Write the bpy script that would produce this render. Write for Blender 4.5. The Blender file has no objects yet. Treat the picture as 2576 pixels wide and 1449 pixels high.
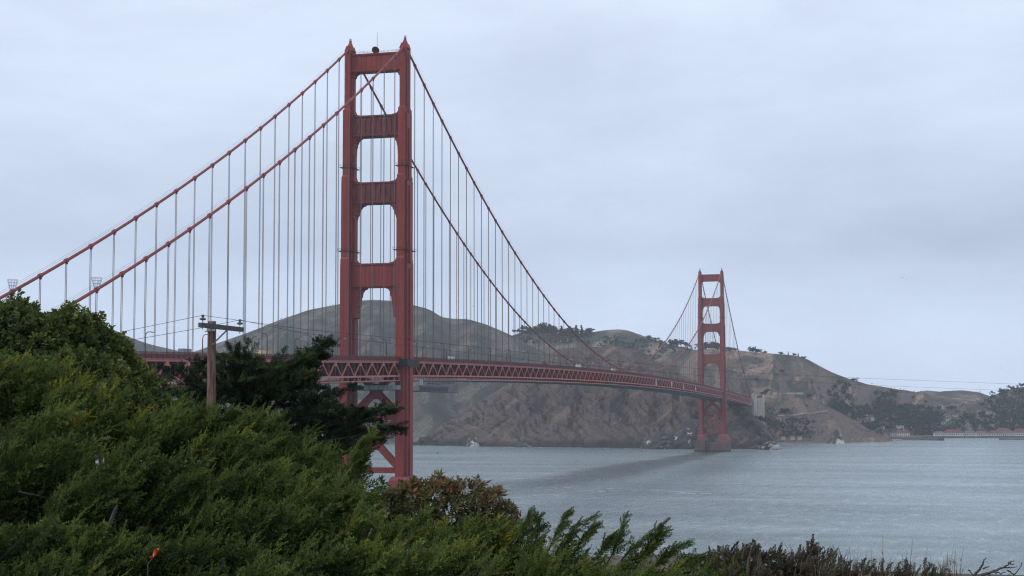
import bpy, math, random
import numpy as np
from mathutils import Matrix, Vector

rng = np.random.default_rng(7)
random.seed(7)
scene = bpy.context.scene
COL = scene.collection
PI = math.pi

# ---------------------------------------------------------------- camera
CAM = np.array([244.05, -709.24, 51.52])
YAW, PITCH, ROLL = -0.24653, 0.07654, -0.0023
_fw = np.array([math.sin(YAW) * math.cos(PITCH), math.cos(YAW) * math.cos(PITCH), math.sin(PITCH)])
_r0 = np.array([math.cos(YAW), -math.sin(YAW), 0.0])
_u0 = np.cross(_r0, _fw)
FW = _fw
RT = _r0 * math.cos(ROLL) + _u0 * math.sin(ROLL)
UP = -_r0 * math.sin(ROLL) + _u0 * math.cos(ROLL)
cam_data = bpy.data.cameras.new('camera')
cam = bpy.data.objects.new('camera', cam_data)
COL.objects.link(cam)
cam.matrix_world = Matrix([[RT[0], UP[0], -FW[0], CAM[0]], [RT[1], UP[1], -FW[1], CAM[1]],
                           [RT[2], UP[2], -FW[2], CAM[2]], [0, 0, 0, 1]])
cam_data.sensor_width = 36.0
cam_data.lens = 56.09
cam_data.clip_start = 0.5
cam_data.clip_end = 20000
scene.camera = cam
FD = 4013.25                      # focal length in the 2576-wide view the photograph was measured in

# ---------------------------------------------------------------- sky, sun, exposure
world = bpy.data.worlds.new('World')
scene.world = world
world.use_nodes = True
wn, wl = world.node_tree.nodes, world.node_tree.links
wn.clear()
SUN_EL, SUN_AZ = math.radians(42), math.radians(238)     # azimuth clockwise from north
w_out = wn.new('ShaderNodeOutputWorld')
w_bg = wn.new('ShaderNodeBackground'); w_bg.inputs['Strength'].default_value = 0.120
sky = wn.new('ShaderNodeTexSky'); sky.sky_type = 'NISHITA'; sky.sun_disc = False
sky.sun_elevation = SUN_EL; sky.sun_rotation = SUN_AZ
tc = wn.new('ShaderNodeTexCoord')
mp = wn.new('ShaderNodeMapping'); mp.inputs['Scale'].default_value = (2.4, 2.4, 7.0)
mp.inputs['Location'].default_value = (3.1, 0.4, 0.35)
nz = wn.new('ShaderNodeTexNoise'); nz.inputs['Scale'].default_value = 1.7
nz.inputs['Detail'].default_value = 7; nz.inputs['Roughness'].default_value = 0.58
nz.inputs['Distortion'].default_value = 0.15
cr = wn.new('ShaderNodeValToRGB')
cr.color_ramp.elements[0].position = 0.26; cr.color_ramp.elements[0].color = (0.49, 0.555, 0.695, 1)
cr.color_ramp.elements[1].position = 0.74; cr.color_ramp.elements[1].color = (0.665, 0.75, 0.905, 1)
vm = wn.new('ShaderNodeVectorMath'); vm.operation = 'SCALE'; vm.inputs['Scale'].default_value = 10.0
sep = wn.new('ShaderNodeSeparateXYZ')
zr_ = wn.new('ShaderNodeValToRGB')          # the stratus deck: a greyer belt low down, thin and paler under it and above
e = zr_.color_ramp.elements
e[0].position = 0.0; e[0].color = (0.97, 1.0, 1.04, 1)
e[1].position = 0.30; e[1].color = (1.13, 1.12, 1.09, 1)
for pos, c in ((0.045, (0.95, 0.985, 1.03, 1)), (0.10, (0.80, 0.825, 0.86, 1)), (0.15, (0.92, 0.93, 0.94, 1)), (0.22, (1.06, 1.06, 1.05, 1))):
    q = e.new(pos); q.color = c
vm2 = wn.new('ShaderNodeVectorMath'); vm2.operation = 'MULTIPLY'
mx = wn.new('ShaderNodeMix'); mx.data_type = 'RGBA'; mx.inputs['Factor'].default_value = 0.10
wl.new(tc.outputs['Generated'], mp.inputs['Vector']); wl.new(mp.outputs['Vector'], nz.inputs['Vector'])
wl.new(nz.outputs['Fac'], cr.inputs['Fac']); wl.new(cr.outputs['Color'], vm.inputs[0])
wl.new(tc.outputs['Generated'], sep.inputs[0]); wl.new(sep.outputs['Z'], zr_.inputs['Fac'])
wl.new(vm.outputs[0], vm2.inputs[0]); wl.new(zr_.outputs['Color'], vm2.inputs[1])
wl.new(vm2.outputs[0], mx.inputs['A']); wl.new(sky.outputs['Color'], mx.inputs['B'])
wl.new(mx.outputs['Result'], w_bg.inputs['Color']); wl.new(w_bg.outputs[0], w_out.inputs['Surface'])

sun_d = bpy.data.lights.new('sun', 'SUN'); sun_d.energy = 1.4; sun_d.angle = math.radians(14)
sun_d.color = (1.0, 0.96, 0.9)
sun = bpy.data.objects.new('sun', sun_d); COL.objects.link(sun)
_sd = Vector((math.sin(SUN_AZ) * math.cos(SUN_EL), math.cos(SUN_AZ) * math.cos(SUN_EL), math.sin(SUN_EL)))
sun.rotation_euler = (_sd).to_track_quat('Z', 'Y').to_euler()

vs = scene.view_settings
vs.view_transform = 'Standard'; vs.look = 'None'; vs.exposure = 0.0; vs.gamma = 1.0; vs.use_curve_mapping = False
scene.cycles.use_denoising = True
scene.cycles.denoising_prefilter = 'NONE'
scene.cycles.filter_width = 1.2
scene.cycles.max_bounces = 6
scene.cycles.diffuse_bounces = 3
scene.cycles.glossy_bounces = 2
scene.cycles.transmission_bounces = 3
scene.cycles.volume_bounces = 1
scene.cycles.caustics_reflective = False
scene.cycles.caustics_refractive = False

# ---------------------------------------------------------------- helpers
def at(u, v, d):
    """world point seen at (u, v) of the 2576-wide photograph at depth d metres"""
    u = np.asarray(u, float); v = np.asarray(v, float); d = np.asarray(d, float)
    a = (u - 1288) / FD; b = (724.5 - v) / FD
    return CAM + d[..., None] * (FW + a[..., None] * RT + b[..., None] * UP)

def at_z(u, d, z):
    """world point in column u at depth d and height z"""
    u = np.asarray(u, float); d = np.asarray(d, float); z = np.asarray(z, float)
    a = (u - 1288) / FD
    b = ((z - CAM[2]) / d - FW[2] - a * RT[2]) / UP[2]
    return CAM + d[..., None] * (FW + a[..., None] * RT + b[..., None] * UP)

def link(o, parent=None):
    COL.objects.link(o)
    if parent is not None: o.parent = parent
    return o

def empty(name, parent=None, loc=(0, 0, 0)):
    o = bpy.data.objects.new(name, None); o.location = loc
    o.empty_display_size = 0.5
    return link(o, parent)

def tag(o, label=None, cat=None, group=None, kind=None):
    if label: o['label'] = label
    if cat: o['category'] = cat
    if group: o['group'] = group
    if kind: o['kind'] = kind
    return o

class MB:
    def __init__(s): s.v = []; s.f = []
    def add(s, vs_, fs):
        n = len(s.v); s.v.extend([tuple(map(float, p)) for p in vs_]); s.f.extend([tuple(i + n for i in f) for f in fs]); return s
    def box(s, x0, x1, y0, y1, z0, z1):
        return s.add([(x0, y0, z0), (x1, y0, z0), (x1, y1, z0), (x0, y1, z0), (x0, y0, z1), (x1, y0, z1), (x1, y1, z1), (x0, y1, z1)],
                     [(0, 3, 2, 1), (4, 5, 6, 7), (0, 1, 5, 4), (1, 2, 6, 5), (2, 3, 7, 6), (3, 0, 4, 7)])
    def frust(s, cx, cy, z0, hx0, hy0, z1, hx1, hy1):
        return s.add([(cx - hx0, cy - hy0, z0), (cx + hx0, cy - hy0, z0), (cx + hx0, cy + hy0, z0), (cx - hx0, cy + hy0, z0),
                      (cx - hx1, cy - hy1, z1), (cx + hx1, cy - hy1, z1), (cx + hx1, cy + hy1, z1), (cx - hx1, cy + hy1, z1)],
                     [(0, 3, 2, 1), (4, 5, 6, 7), (0, 1, 5, 4), (1, 2, 6, 5), (2, 3, 7, 6), (3, 0, 4, 7)])
    def beam(s, p, q, w, h, up=(0, 0, 1)):
        p = np.array(p, float); q = np.array(q, float); d = q - p; d /= np.linalg.norm(d)
        up = np.array(up, float)
        if abs(d @ up) > 0.97: up = np.array((0, 1.0, 0))
        a = np.cross(d, up); a /= np.linalg.norm(a); b = np.cross(a, d)
        vs_ = [c + a * sx * w / 2 + b * sz * h / 2 for c in (p, q) for sx, sz in ((-1, -1), (1, -1), (1, 1), (-1, 1))]
        return s.add(vs_, [(0, 1, 2, 3), (7, 6, 5, 4), (0, 4, 5, 1), (1, 5, 6, 2), (2, 6, 7, 3), (3, 7, 4, 0)])
    def tube(s, pts, r, n=6, cap=True):
        pts = np.array(pts, float); m = len(pts)
        r = np.broadcast_to(np.array(r, float), (m,))
        t = np.gradient(pts, axis=0); t /= np.linalg.norm(t, axis=1)[:, None] + 1e-12
        vs_ = []
        ref = np.array((0, 0, 1.0)) if abs(t[0][2]) < 0.9 else np.array((0, 1.0, 0))
        for i in range(m):
            a = np.cross(t[i], ref)
            if np.linalg.norm(a) < 1e-3: a = np.cross(t[i], (1, 0, 0))
            a /= np.linalg.norm(a); b = np.cross(a, t[i])
            for k in range(n):
                w = 2 * PI * k / n
                vs_.append(pts[i] + r[i] * (math.cos(w) * a + math.sin(w) * b))
        fs = [(i * n + k, i * n + (k + 1) % n, (i + 1) * n + (k + 1) % n, (i + 1) * n + k) for i in range(m - 1) for k in range(n)]
        if cap: fs += [tuple(range(n - 1, -1, -1)), tuple((m - 1) * n + k for k in range(n))]
        return s.add(vs_, fs)
    def prism(s, poly, y0, y1):
        """polygon in x,z extruded along y"""
        n = len(poly)
        return s.add([(x, y0, z) for x, z in poly] + [(x, y1, z) for x, z in poly],
                     [tuple(range(n)), tuple(range(2 * n - 1, n - 1, -1))] + [(i, n + i, n + (i + 1) % n, (i + 1) % n) for i in range(n)])
    def build(s, name, mat, parent=None, loc=(0, 0, 0), smooth=False):
        me = bpy.data.meshes.new(name); me.from_pydata(s.v, [], s.f); me.update()
        if smooth: me.polygons.foreach_set('use_smooth', [True] * len(me.polygons))
        o = bpy.data.objects.new(name, me); o.location = loc
        if mat is not None: me.materials.append(mat)
        return link(o, parent)

def np_mesh(name, V, F, mat, parent=None, attrs=None, smooth=False, loc=(0, 0, 0)):
    """mesh from arrays; F is (n, k)"""
    me = bpy.data.meshes.new(name)
    V = np.ascontiguousarray(V, np.float32); F = np.ascontiguousarray(F, np.int32)
    me.vertices.add(len(V)); me.vertices.foreach_set('co', V.ravel())
    me.loops.add(F.size); me.loops.foreach_set('vertex_index', F.ravel())
    me.polygons.add(len(F)); me.polygons.foreach_set('loop_start', np.arange(0, F.size, F.shape[1], dtype=np.int32))
    if smooth: me.polygons.foreach_set('use_smooth', np.ones(len(F), bool))
    me.update(calc_edges=True)
    for k, a in (attrs or {}).items():
        at_ = me.attributes.new(k, 'FLOAT', 'POINT'); at_.data.foreach_set('value', np.ascontiguousarray(a, np.float32))
    if mat is not None: me.materials.append(mat)
    o = bpy.data.objects.new(name, me); o.location = loc
    return link(o, parent)

def copy_tree(o, parent=None, top=True, off=(0, 0, 0)):
    c = o.copy(); COL.objects.link(c)
    if parent is not None: c.parent = parent
    if top: c.location = Vector(o.location) + Vector(off)
    for ch in list(o.children): copy_tree(ch, c, False)
    return c

# noise -------------------------------------------------------------
def _hash(ix, iy, seed):
    h = (ix.astype(np.int64) * 374761393 + iy.astype(np.int64) * 668265263 + seed * 974634777) & 0x7fffffff
    h = ((h ^ (h >> 13)) * 1274126177) & 0x7fffffff
    return ((h ^ (h >> 16)) & 0xffff) / 65535.0

def vnoise(x, y, seed=0):
    ix, iy = np.floor(x), np.floor(y); fx, fy = x - ix, y - iy
    fx = fx * fx * (3 - 2 * fx); fy = fy * fy * (3 - 2 * fy)
    a = _hash(ix, iy, seed); b = _hash(ix + 1, iy, seed); c = _hash(ix, iy + 1, seed); d = _hash(ix + 1, iy + 1, seed)
    return (a + (b - a) * fx) * (1 - fy) + (c + (d - c) * fx) * fy

def fbm(x, y, seed=0, octv=5, ridged=False):
    s = np.zeros(np.broadcast(x, y).shape); amp = 1.0; tot = 0
    for i in range(octv):
        n = vnoise(x * 2 ** i + 17.3 * i, y * 2 ** i - 9.1 * i, seed + i)
        if ridged: n = 1 - np.abs(2 * n - 1)
        s += amp * n; tot += amp; amp *= 0.52
    return s / tot

# materials -----------------------------------------------------------
def mat_new(name):
    m = bpy.data.materials.new(name); m.use_nodes = True
    nt = m.node_tree; b = nt.nodes['Principled BSDF']
    return m, nt, b

def noise_node(nt, scale, detail=4, rough=0.55, vec=None, coord='Object', stretch=None):
    t = nt.nodes.new('ShaderNodeTexNoise'); t.inputs['Scale'].default_value = scale
    t.inputs['Detail'].default_value = detail; t.inputs['Roughness'].default_value = rough
    c = nt.nodes.new('ShaderNodeTexCoord')
    src = c.outputs[coord]
    if stretch:
        m_ = nt.nodes.new('ShaderNodeMapping'); m_.inputs['Scale'].default_value = stretch
        nt.links.new(src, m_.inputs['Vector']); src = m_.outputs['Vector']
    nt.links.new(src, t.inputs['Vector'])
    return t

def ramp(nt, src, stops):
    r = nt.nodes.new('ShaderNodeValToRGB'); e_ = r.color_ramp.elements
    e_[0].position, e_[0].color = stops[0][0], (*stops[0][1], 1)
    e_[1].position, e_[1].color = stops[-1][0], (*stops[-1][1], 1)
    for p_, c_ in stops[1:-1]:
        q_ = e_.new(p_); q_.color = (*c_, 1)
    nt.links.new(src, r.inputs['Fac'])
    return r

def mixc(nt, fac, a, b, mode='MIX'):
    m_ = nt.nodes.new('ShaderNodeMix'); m_.data_type = 'RGBA'; m_.blend_type = mode
    for s_, n_ in ((fac, 'Factor'), (a, 'A'), (b, 'B')):
        if hasattr(s_, 'links'): nt.links.new(s_, m_.inputs[n_])
        elif isinstance(s_, (int, float)): m_.inputs[n_].default_value = s_
        else: m_.inputs[n_].default_value = (*s_, 1)
    return m_.outputs['Result']

def mottled(name, c0, c1, scale, rough=0.7, bump=0.0, bscale=None, stretch=None, spec=0.3, detail=5, lo=.3, hi=.7):
    m, nt, b = mat_new(name)
    t = noise_node(nt, scale, detail, stretch=stretch)
    r = ramp(nt, t.outputs['Fac'], [(lo, c0), (hi, c1)])
    nt.links.new(r.outputs['Color'], b.inputs['Base Color'])
    b.inputs['Roughness'].default_value = rough
    b.inputs['Specular IOR Level'].default_value = spec
    if bump:
        t2 = noise_node(nt, bscale or scale * 4, 4)
        bp = nt.nodes.new('ShaderNodeBump'); bp.inputs['Strength'].default_value = bump
        nt.links.new(t2.outputs['Fac'], bp.inputs['Height']); nt.links.new(bp.outputs['Normal'], b.inputs['Normal'])
    return m

def paint(name, c, wear, scale=0.25):
    """weathered bridge paint: blotches, rain streaks running down, a plate-joint grain"""
    m, nt, b = mat_new(name)
    t = noise_node(nt, scale, 6, 0.6)
    r = ramp(nt, t.outputs['Fac'], [(0.3, tuple(k * 0.86 for k in c)), (0.7, c)])
    st = noise_node(nt, 1.0, 4, 0.6, stretch=(0.9, 0.9, 0.03))
    r2 = ramp(nt, st.outputs['Fac'], [(0.44, (0, 0, 0)), (0.70, (0.9, 0.9, 0.9))])
    col = mixc(nt, r2.outputs['Color'], r.outputs['Color'], wear)
    nt.links.new(col, b.inputs['Base Color'])
    b.inputs['Roughness'].default_value = 0.62
    b.inputs['Specular IOR Level'].default_value = 0.25
    return m

M = {}
M['red'] = paint('bridge_paint', (0.275, 0.045, 0.037), (0.145, 0.034, 0.032))
M['red_light'] = paint('skylit_bridge_paint', (0.50, 0.175, 0.155), (0.36, 0.12, 0.11))  # paler red for chords and truss: skylight on the steel put into the colour
M['red_ped'] = paint('pedestal_paint', (0.25, 0.060, 0.052), (0.17, 0.048, 0.044))
M['red_dark'] = paint('dark_shaded_bridge_paint', (0.11, 0.026, 0.027), (0.07, 0.022, 0.024))  # dark railing red; also carries the shade inside the deck as colour
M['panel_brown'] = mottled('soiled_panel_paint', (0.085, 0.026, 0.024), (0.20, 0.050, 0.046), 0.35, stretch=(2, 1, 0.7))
M['cable'] = paint('cable_paint', (0.30, 0.068, 0.062), (0.20, 0.06, 0.056))
M['rope'] = paint('suspender_paint', (0.16, 0.105, 0.11), (0.13, 0.095, 0.10))
M['lamp_paint'] = paint('lamp_paint', (0.10, 0.045, 0.045), (0.07, 0.04, 0.04))
M['concrete'] = mottled('concrete', (0.26, 0.24, 0.225), (0.40, 0.375, 0.35), 0.12, 0.85, stretch=(1, 1, 0.3))
M['pier_concrete'] = mottled('rust_stained_concrete', (0.085, 0.055, 0.048), (0.175, 0.118, 0.102), 0.1, 0.85, stretch=(1, 1, 0.25))
M['asphalt'] = mottled('asphalt', (0.04, 0.04, 0.042), (0.06, 0.06, 0.062), 0.2, 0.9)
M['scaffold'] = mottled('scaffold_steel', (0.06, 0.075, 0.09), (0.12, 0.14, 0.155), 0.3, 0.8)
M['tarp'] = mottled('grey_tarp', (0.30, 0.32, 0.34), (0.48, 0.49, 0.5), 0.4, 0.8)
M['white'] = mottled('white_wall', (0.50, 0.49, 0.47), (0.66, 0.65, 0.63), 0.1, 0.7)
M['cream'] = mottled('cream_wall', (0.62, 0.47, 0.22), (0.70, 0.55, 0.28), 0.1, 0.7)
M['tan_wall'] = mottled('tan_wall', (0.34, 0.28, 0.22), (0.42, 0.35, 0.28), 0.1, 0.8)
M['roof_red'] = mottled('red_roof', (0.11, 0.042, 0.036), (0.17, 0.062, 0.052), 0.15, 0.8)
M['roof_brown'] = mottled('brown_roof', (0.12, 0.07, 0.06), (0.17, 0.10, 0.085), 0.15, 0.8)
M['glass_dark'] = mottled('window_glass', (0.02, 0.025, 0.03), (0.04, 0.045, 0.05), 0.5, 0.15, spec=0.5)
M['black'] = mottled('dark_rubber', (0.015, 0.015, 0.016), (0.03, 0.03, 0.03), 2, 0.7)
M['metal_grey'] = mottled('grey_metal', (0.18, 0.19, 0.2), (0.28, 0.29, 0.3), 3, 0.5)
M['bird'] = mottled('bird_feathers', (0.05, 0.05, 0.055), (0.1, 0.1, 0.1), 5, 0.8)
M['tape'] = mottled('orange_tape', (0.72, 0.085, 0.025), (0.85, 0.14, 0.04), 9, 0.5)
M['stone_dark'] = mottled('breakwater_stone', (0.030, 0.033, 0.036), (0.075, 0.072, 0.07), 0.3, 0.9, 0.4, 0.6)

def foliage(name, stops, trans=0.25):
    m, nt, b = mat_new(name)
    nt.nodes.remove(b)
    a = nt.nodes.new('ShaderNodeAttribute'); a.attribute_name = 'tint'
    r = ramp(nt, a.outputs['Fac'], stops)
    d = nt.nodes.new('ShaderNodeBsdfDiffuse'); t = nt.nodes.new('ShaderNodeBsdfTranslucent')
    mxs = nt.nodes.new('ShaderNodeMixShader'); mxs.inputs[0].default_value = trans
    nt.links.new(r.outputs['Color'], d.inputs['Color']); nt.links.new(r.outputs['Color'], t.inputs['Color'])
    nt.links.new(d.outputs[0], mxs.inputs[1]); nt.links.new(t.outputs[0], mxs.inputs[2])
    nt.links.new(mxs.outputs[0], nt.nodes['Material Output'].inputs['Surface'])
    return m
M['feather'] = foliage('feathery_green', [(0, (0.031, 0.050, 0.018)), (0.35, (0.078, 0.114, 0.033)), (0.72, (0.140, 0.186, 0.050)), (0.92, (0.205, 0.222, 0.048)), (1, (0.28, 0.245, 0.038))])
M['roundleaf'] = foliage('round_leaf_green', [(0, (0.030, 0.046, 0.020)), (0.5, (0.075, 0.102, 0.036)), (0.85, (0.135, 0.165, 0.052)), (1, (0.20, 0.20, 0.055))])
M['cypress'] = foliage('cypress_green', [(0, (0.008, 0.013, 0.010)), (0.45, (0.018, 0.030, 0.018)), (0.8, (0.048, 0.082, 0.034)), (1, (0.085, 0.13, 0.045))], 0.08)
M['redleaf'] = foliage('red_tinged_leaf', [(0, (0.045, 0.065, 0.022)), (0.3, (0.115, 0.115, 0.045)), (0.55, (0.20, 0.135, 0.08)), (0.8, (0.26, 0.105, 0.065)), (1, (0.33, 0.055, 0.04))])
M['brownleaf'] = foliage('dry_scrub_leaf', [(0, (0.050, 0.042, 0.030)), (0.30, (0.095, 0.080, 0.056)), (0.55, (0.16, 0.130, 0.092)), (0.75, (0.095, 0.110, 0.045)), (0.9, (0.16, 0.10, 0.058)), (1, (0.24, 0.17, 0.105))])
M['straw'] = foliage('dry_stalk', [(0, (0.10, 0.085, 0.07)), (1, (0.26, 0.21, 0.16))], 0.1)
M['fartree'] = foliage('far_tree_green', [(0, (0.010, 0.016, 0.012)), (0.6, (0.022, 0.034, 0.022)), (1, (0.046, 0.060, 0.034))], 0.05)
M['scrub'] = foliage('hill_scrub', [(0, (0.022, 0.030, 0.020)), (0.6, (0.045, 0.055, 0.034)), (1, (0.085, 0.080, 0.050))], 0.05)
M['blade'] = mottled('pale_blade_leaf', (0.10, 0.14, 0.05), (0.20, 0.24, 0.10), 12, 0.6)
M['bark'] = mottled('bark', (0.035, 0.026, 0.02), (0.085, 0.065, 0.05), 6, 0.9, 0.5, 20)
M['dead_wood'] = mottled('dead_grey_wood', (0.035, 0.033, 0.035), (0.09, 0.085, 0.082), 8, 0.9, 0.5, 30)

def pole_wood():
    m, nt, b = mat_new('pole_wood')
    t = noise_node(nt, 1.0, 6, 0.65, stretch=(14, 14, 1.6))
    r = ramp(nt, t.outputs['Fac'], [(0.34, (0.04, 0.022, 0.018)), (0.45, (0.13, 0.06, 0.045)), (0.55, (0.20, 0.125, 0.10)), (0.74, (0.30, 0.245, 0.215))])
    nt.links.new(r.outputs['Color'], b.inputs['Base Color']); b.inputs['Roughness'].default_value = 0.9
    bp = nt.nodes.new('ShaderNodeBump'); bp.inputs['Strength'].default_value = 0.6; bp.inputs['Distance'].default_value = 0.02
    nt.links.new(t.outputs['Fac'], bp.inputs['Height']); nt.links.new(bp.outputs['Normal'], b.inputs['Normal'])
    return m
M['pole_wood'] = pole_wood()
M['arm_wood'] = mottled('crossarm_wood', (0.06, 0.065, 0.065), (0.13, 0.125, 0.12), 6, 0.9, 0.4, 20, stretch=(2, 2, 8))

def hill_mat(name, grass0, grass1, scrub, rock, rock_amt, scale=0.006, streak=None):
    """dry grass broken by scrub in drifts; bare rock where the slope is steep"""
    m, nt, b = mat_new(name)
    n1 = noise_node(nt, scale, 8, 0.62)
    n2 = noise_node(nt, scale * 5, 6, 0.65)
    n3 = noise_node(nt, scale * 22, 4, 0.7)
    g = ramp(nt, n2.outputs['Fac'], [(0.32, grass0), (0.68, grass1)])
    f1 = ramp(nt, n1.outputs['Fac'], [(0.44, (0, 0, 0)), (0.56, (1, 1, 1))])
    c = mixc(nt, f1.outputs['Color'], g.outputs['Color'], scrub)
    f3 = ramp(nt, n3.outputs['Fac'], [(0.48, (0, 0, 0)), (0.62, (0.8, 0.8, 0.8))])
    c = mixc(nt, f3.outputs['Color'], c, tuple(k * 0.7 for k in scrub))
    geo = nt.nodes.new('ShaderNodeNewGeometry'); sp = nt.nodes.new('ShaderNodeSeparateXYZ')
    nt.links.new(geo.outputs['Normal'], sp.inputs[0])
    ad = nt.nodes.new('ShaderNodeMath'); ad.operation = 'MULTIPLY_ADD'; ad.inputs[1].default_value = 0.35; ad.inputs[2].default_value = -0.17
    nt.links.new(n2.outputs['Fac'], ad.inputs[0])
    su = nt.nodes.new('ShaderNodeMath'); su.operation = 'ADD'
    nt.links.new(sp.outputs['Z'], su.inputs[0]); nt.links.new(ad.outputs[0], su.inputs[1])
    # green scrub keeps to the slopes that face away from the sea wind
    dp = nt.nodes.new('ShaderNodeVectorMath'); dp.operation = 'DOT_PRODUCT'; dp.inputs[1].default_value = (RT[0], RT[1], 0); nt.links.new(geo.outputs['Normal'], dp.inputs[0])
    da = nt.nodes.new('ShaderNodeMath'); da.operation = 'MULTIPLY_ADD'; da.inputs[1].default_value = 0.9; nt.links.new(n2.outputs['Fac'], da.inputs[0]); nt.links.new(dp.outputs['Value'], da.inputs[2])
    fa = ramp(nt, da.outputs[0], [(0.52, (0, 0, 0)), (0.68, (0.6, 0.6, 0.6))])
    c = mixc(nt, fa.outputs['Color'], c, scrub)
    fr = ramp(nt, su.outputs[0], [(rock_amt - 0.1, (1, 1, 1)), (rock_amt + 0.1, (0, 0, 0))])
    rk = ramp(nt, n3.outputs['Fac'], [(0.30, tuple(k * 0.5 for k in rock)), (0.70, rock)])
    c = mixc(nt, fr.outputs['Color'], c, rk.outputs['Color'])
    if streak:                                                        # tilted strata: pale ribs and dark clefts, and a wet dark band at the tide line
        def dot_(v_, k_):
            n_ = nt.nodes.new('ShaderNodeVectorMath'); n_.operation = 'DOT_PRODUCT'; n_.inputs[1].default_value = tuple(k_ * np.array(v_)); nt.links.new(geo.outputs['Position'], n_.inputs[0]); return n_.outputs['Value']
        al = RT * .80 + UP * .60; pe = -RT * .60 + UP * .80
        cb_ = nt.nodes.new('ShaderNodeCombineXYZ')
        for i_, q_ in enumerate((dot_(al, 0.012), dot_(pe, 0.075), dot_(FW, 0.02))): nt.links.new(q_, cb_.inputs[i_])
        ns = nt.nodes.new('ShaderNodeTexNoise'); ns.inputs['Scale'].default_value = 1.0; ns.inputs['Detail'].default_value = 6; ns.inputs['Roughness'].default_value = 0.62; ns.inputs['Distortion'].default_value = 0.5
        nt.links.new(cb_.outputs[0], ns.inputs['Vector'])
        lt = ramp(nt, ns.outputs['Fac'], [(0.54, (0, 0, 0)), (0.66, (0.75, 0.75, 0.75))]); dk = ramp(nt, ns.outputs['Fac'], [(0.34, (0.8, 0.8, 0.8)), (0.46, (0, 0, 0))])
        c = mixc(nt, lt.outputs['Color'], c, (0.235, 0.165, 0.13)); c = mixc(nt, dk.outputs['Color'], c, (0.032, 0.028, 0.025))
        sp2 = nt.nodes.new('ShaderNodeSeparateXYZ'); nt.links.new(geo.outputs['Position'], sp2.inputs[0])
        wz = nt.nodes.new('ShaderNodeMath'); wz.operation = 'MULTIPLY_ADD'; wz.inputs[1].default_value = 16.0; nt.links.new(ns.outputs['Fac'], wz.inputs[0]); nt.links.new(sp2.outputs['Z'], wz.inputs[2])
        wm = nt.nodes.new('ShaderNodeMath'); wm.operation = 'DIVIDE'; wm.inputs[1].default_value = 20.0; nt.links.new(wz.outputs[0], wm.inputs[0])
        wr = ramp(nt, wm.outputs[0], [(0.66, (0.9, 0.9, 0.9)), (0.98, (0, 0, 0))])
        c = mixc(nt, wr.outputs['Color'], c, (0.030, 0.029, 0.028))
    nt.links.new(c, b.inputs['Base Color'])
    b.inputs['Roughness'].default_value = 0.95; b.inputs['Specular IOR Level'].default_value = 0.1
    bp = nt.nodes.new('ShaderNodeBump'); bp.inputs['Strength'].default_value = 0.7; bp.inputs['Distance'].default_value = 6.0
    nt.links.new(n3.outputs['Fac'], bp.inputs['Height']); nt.links.new(bp.outputs['Normal'], b.inputs['Normal'])
    return m
M['hill_grey'] = hill_mat('grey_scrub_hill', (0.105, 0.098, 0.080), (0.205, 0.178, 0.145), (0.052, 0.058, 0.046), (0.19, 0.155, 0.125), 0.62, 0.016)
M['hill_mid'] = hill_mat('mixed_grass_hill', (0.19, 0.155, 0.115), (0.31, 0.24, 0.185), (0.062, 0.070, 0.056), (0.21, 0.165, 0.135), 0.5, 0.010)
M['hill_tan'] = hill_mat('dry_grass_hill', (0.24, 0.16, 0.122), (0.42, 0.285, 0.22), (0.064, 0.066, 0.052), (0.28, 0.205, 0.165), 0.62, 0.013)
M['cliff'] = hill_mat('brown_sea_cliff', (0.072, 0.056, 0.048), (0.128, 0.097, 0.082), (0.040, 0.038, 0.033), (0.155, 0.118, 0.100), 0.84, 0.015, streak=True)

def rock_mat(name, c0, c1, white):
    """dark sea rock with bird-limed crown"""
    m, nt, b = mat_new(name)
    n2 = noise_node(nt, 0.5, 6, 0.7)
    r = ramp(nt, n2.outputs['Fac'], [(0.35, c0), (0.68, c1)])
    n3 = noise_node(nt, 0.075, 7, 0.72)
    f = ramp(nt, n3.outputs['Fac'], [(white, (0, 0, 0)), (white + 0.05, (1, 1, 1))])
    c = mixc(nt, f.outputs['Color'], r.outputs['Color'], (0.50, 0.48, 0.45))
    nt.links.new(c, b.inputs['Base Color']); b.inputs['Roughness'].default_value = 0.9
    return m
M['rock'] = rock_mat('sea_rock', (0.018, 0.017, 0.017), (0.085, 0.065, 0.055), 0.50)
M['rock_dark'] = rock_mat('wet_dark_rock', (0.018, 0.019, 0.02), (0.055, 0.05, 0.045), 0.585)

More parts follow.
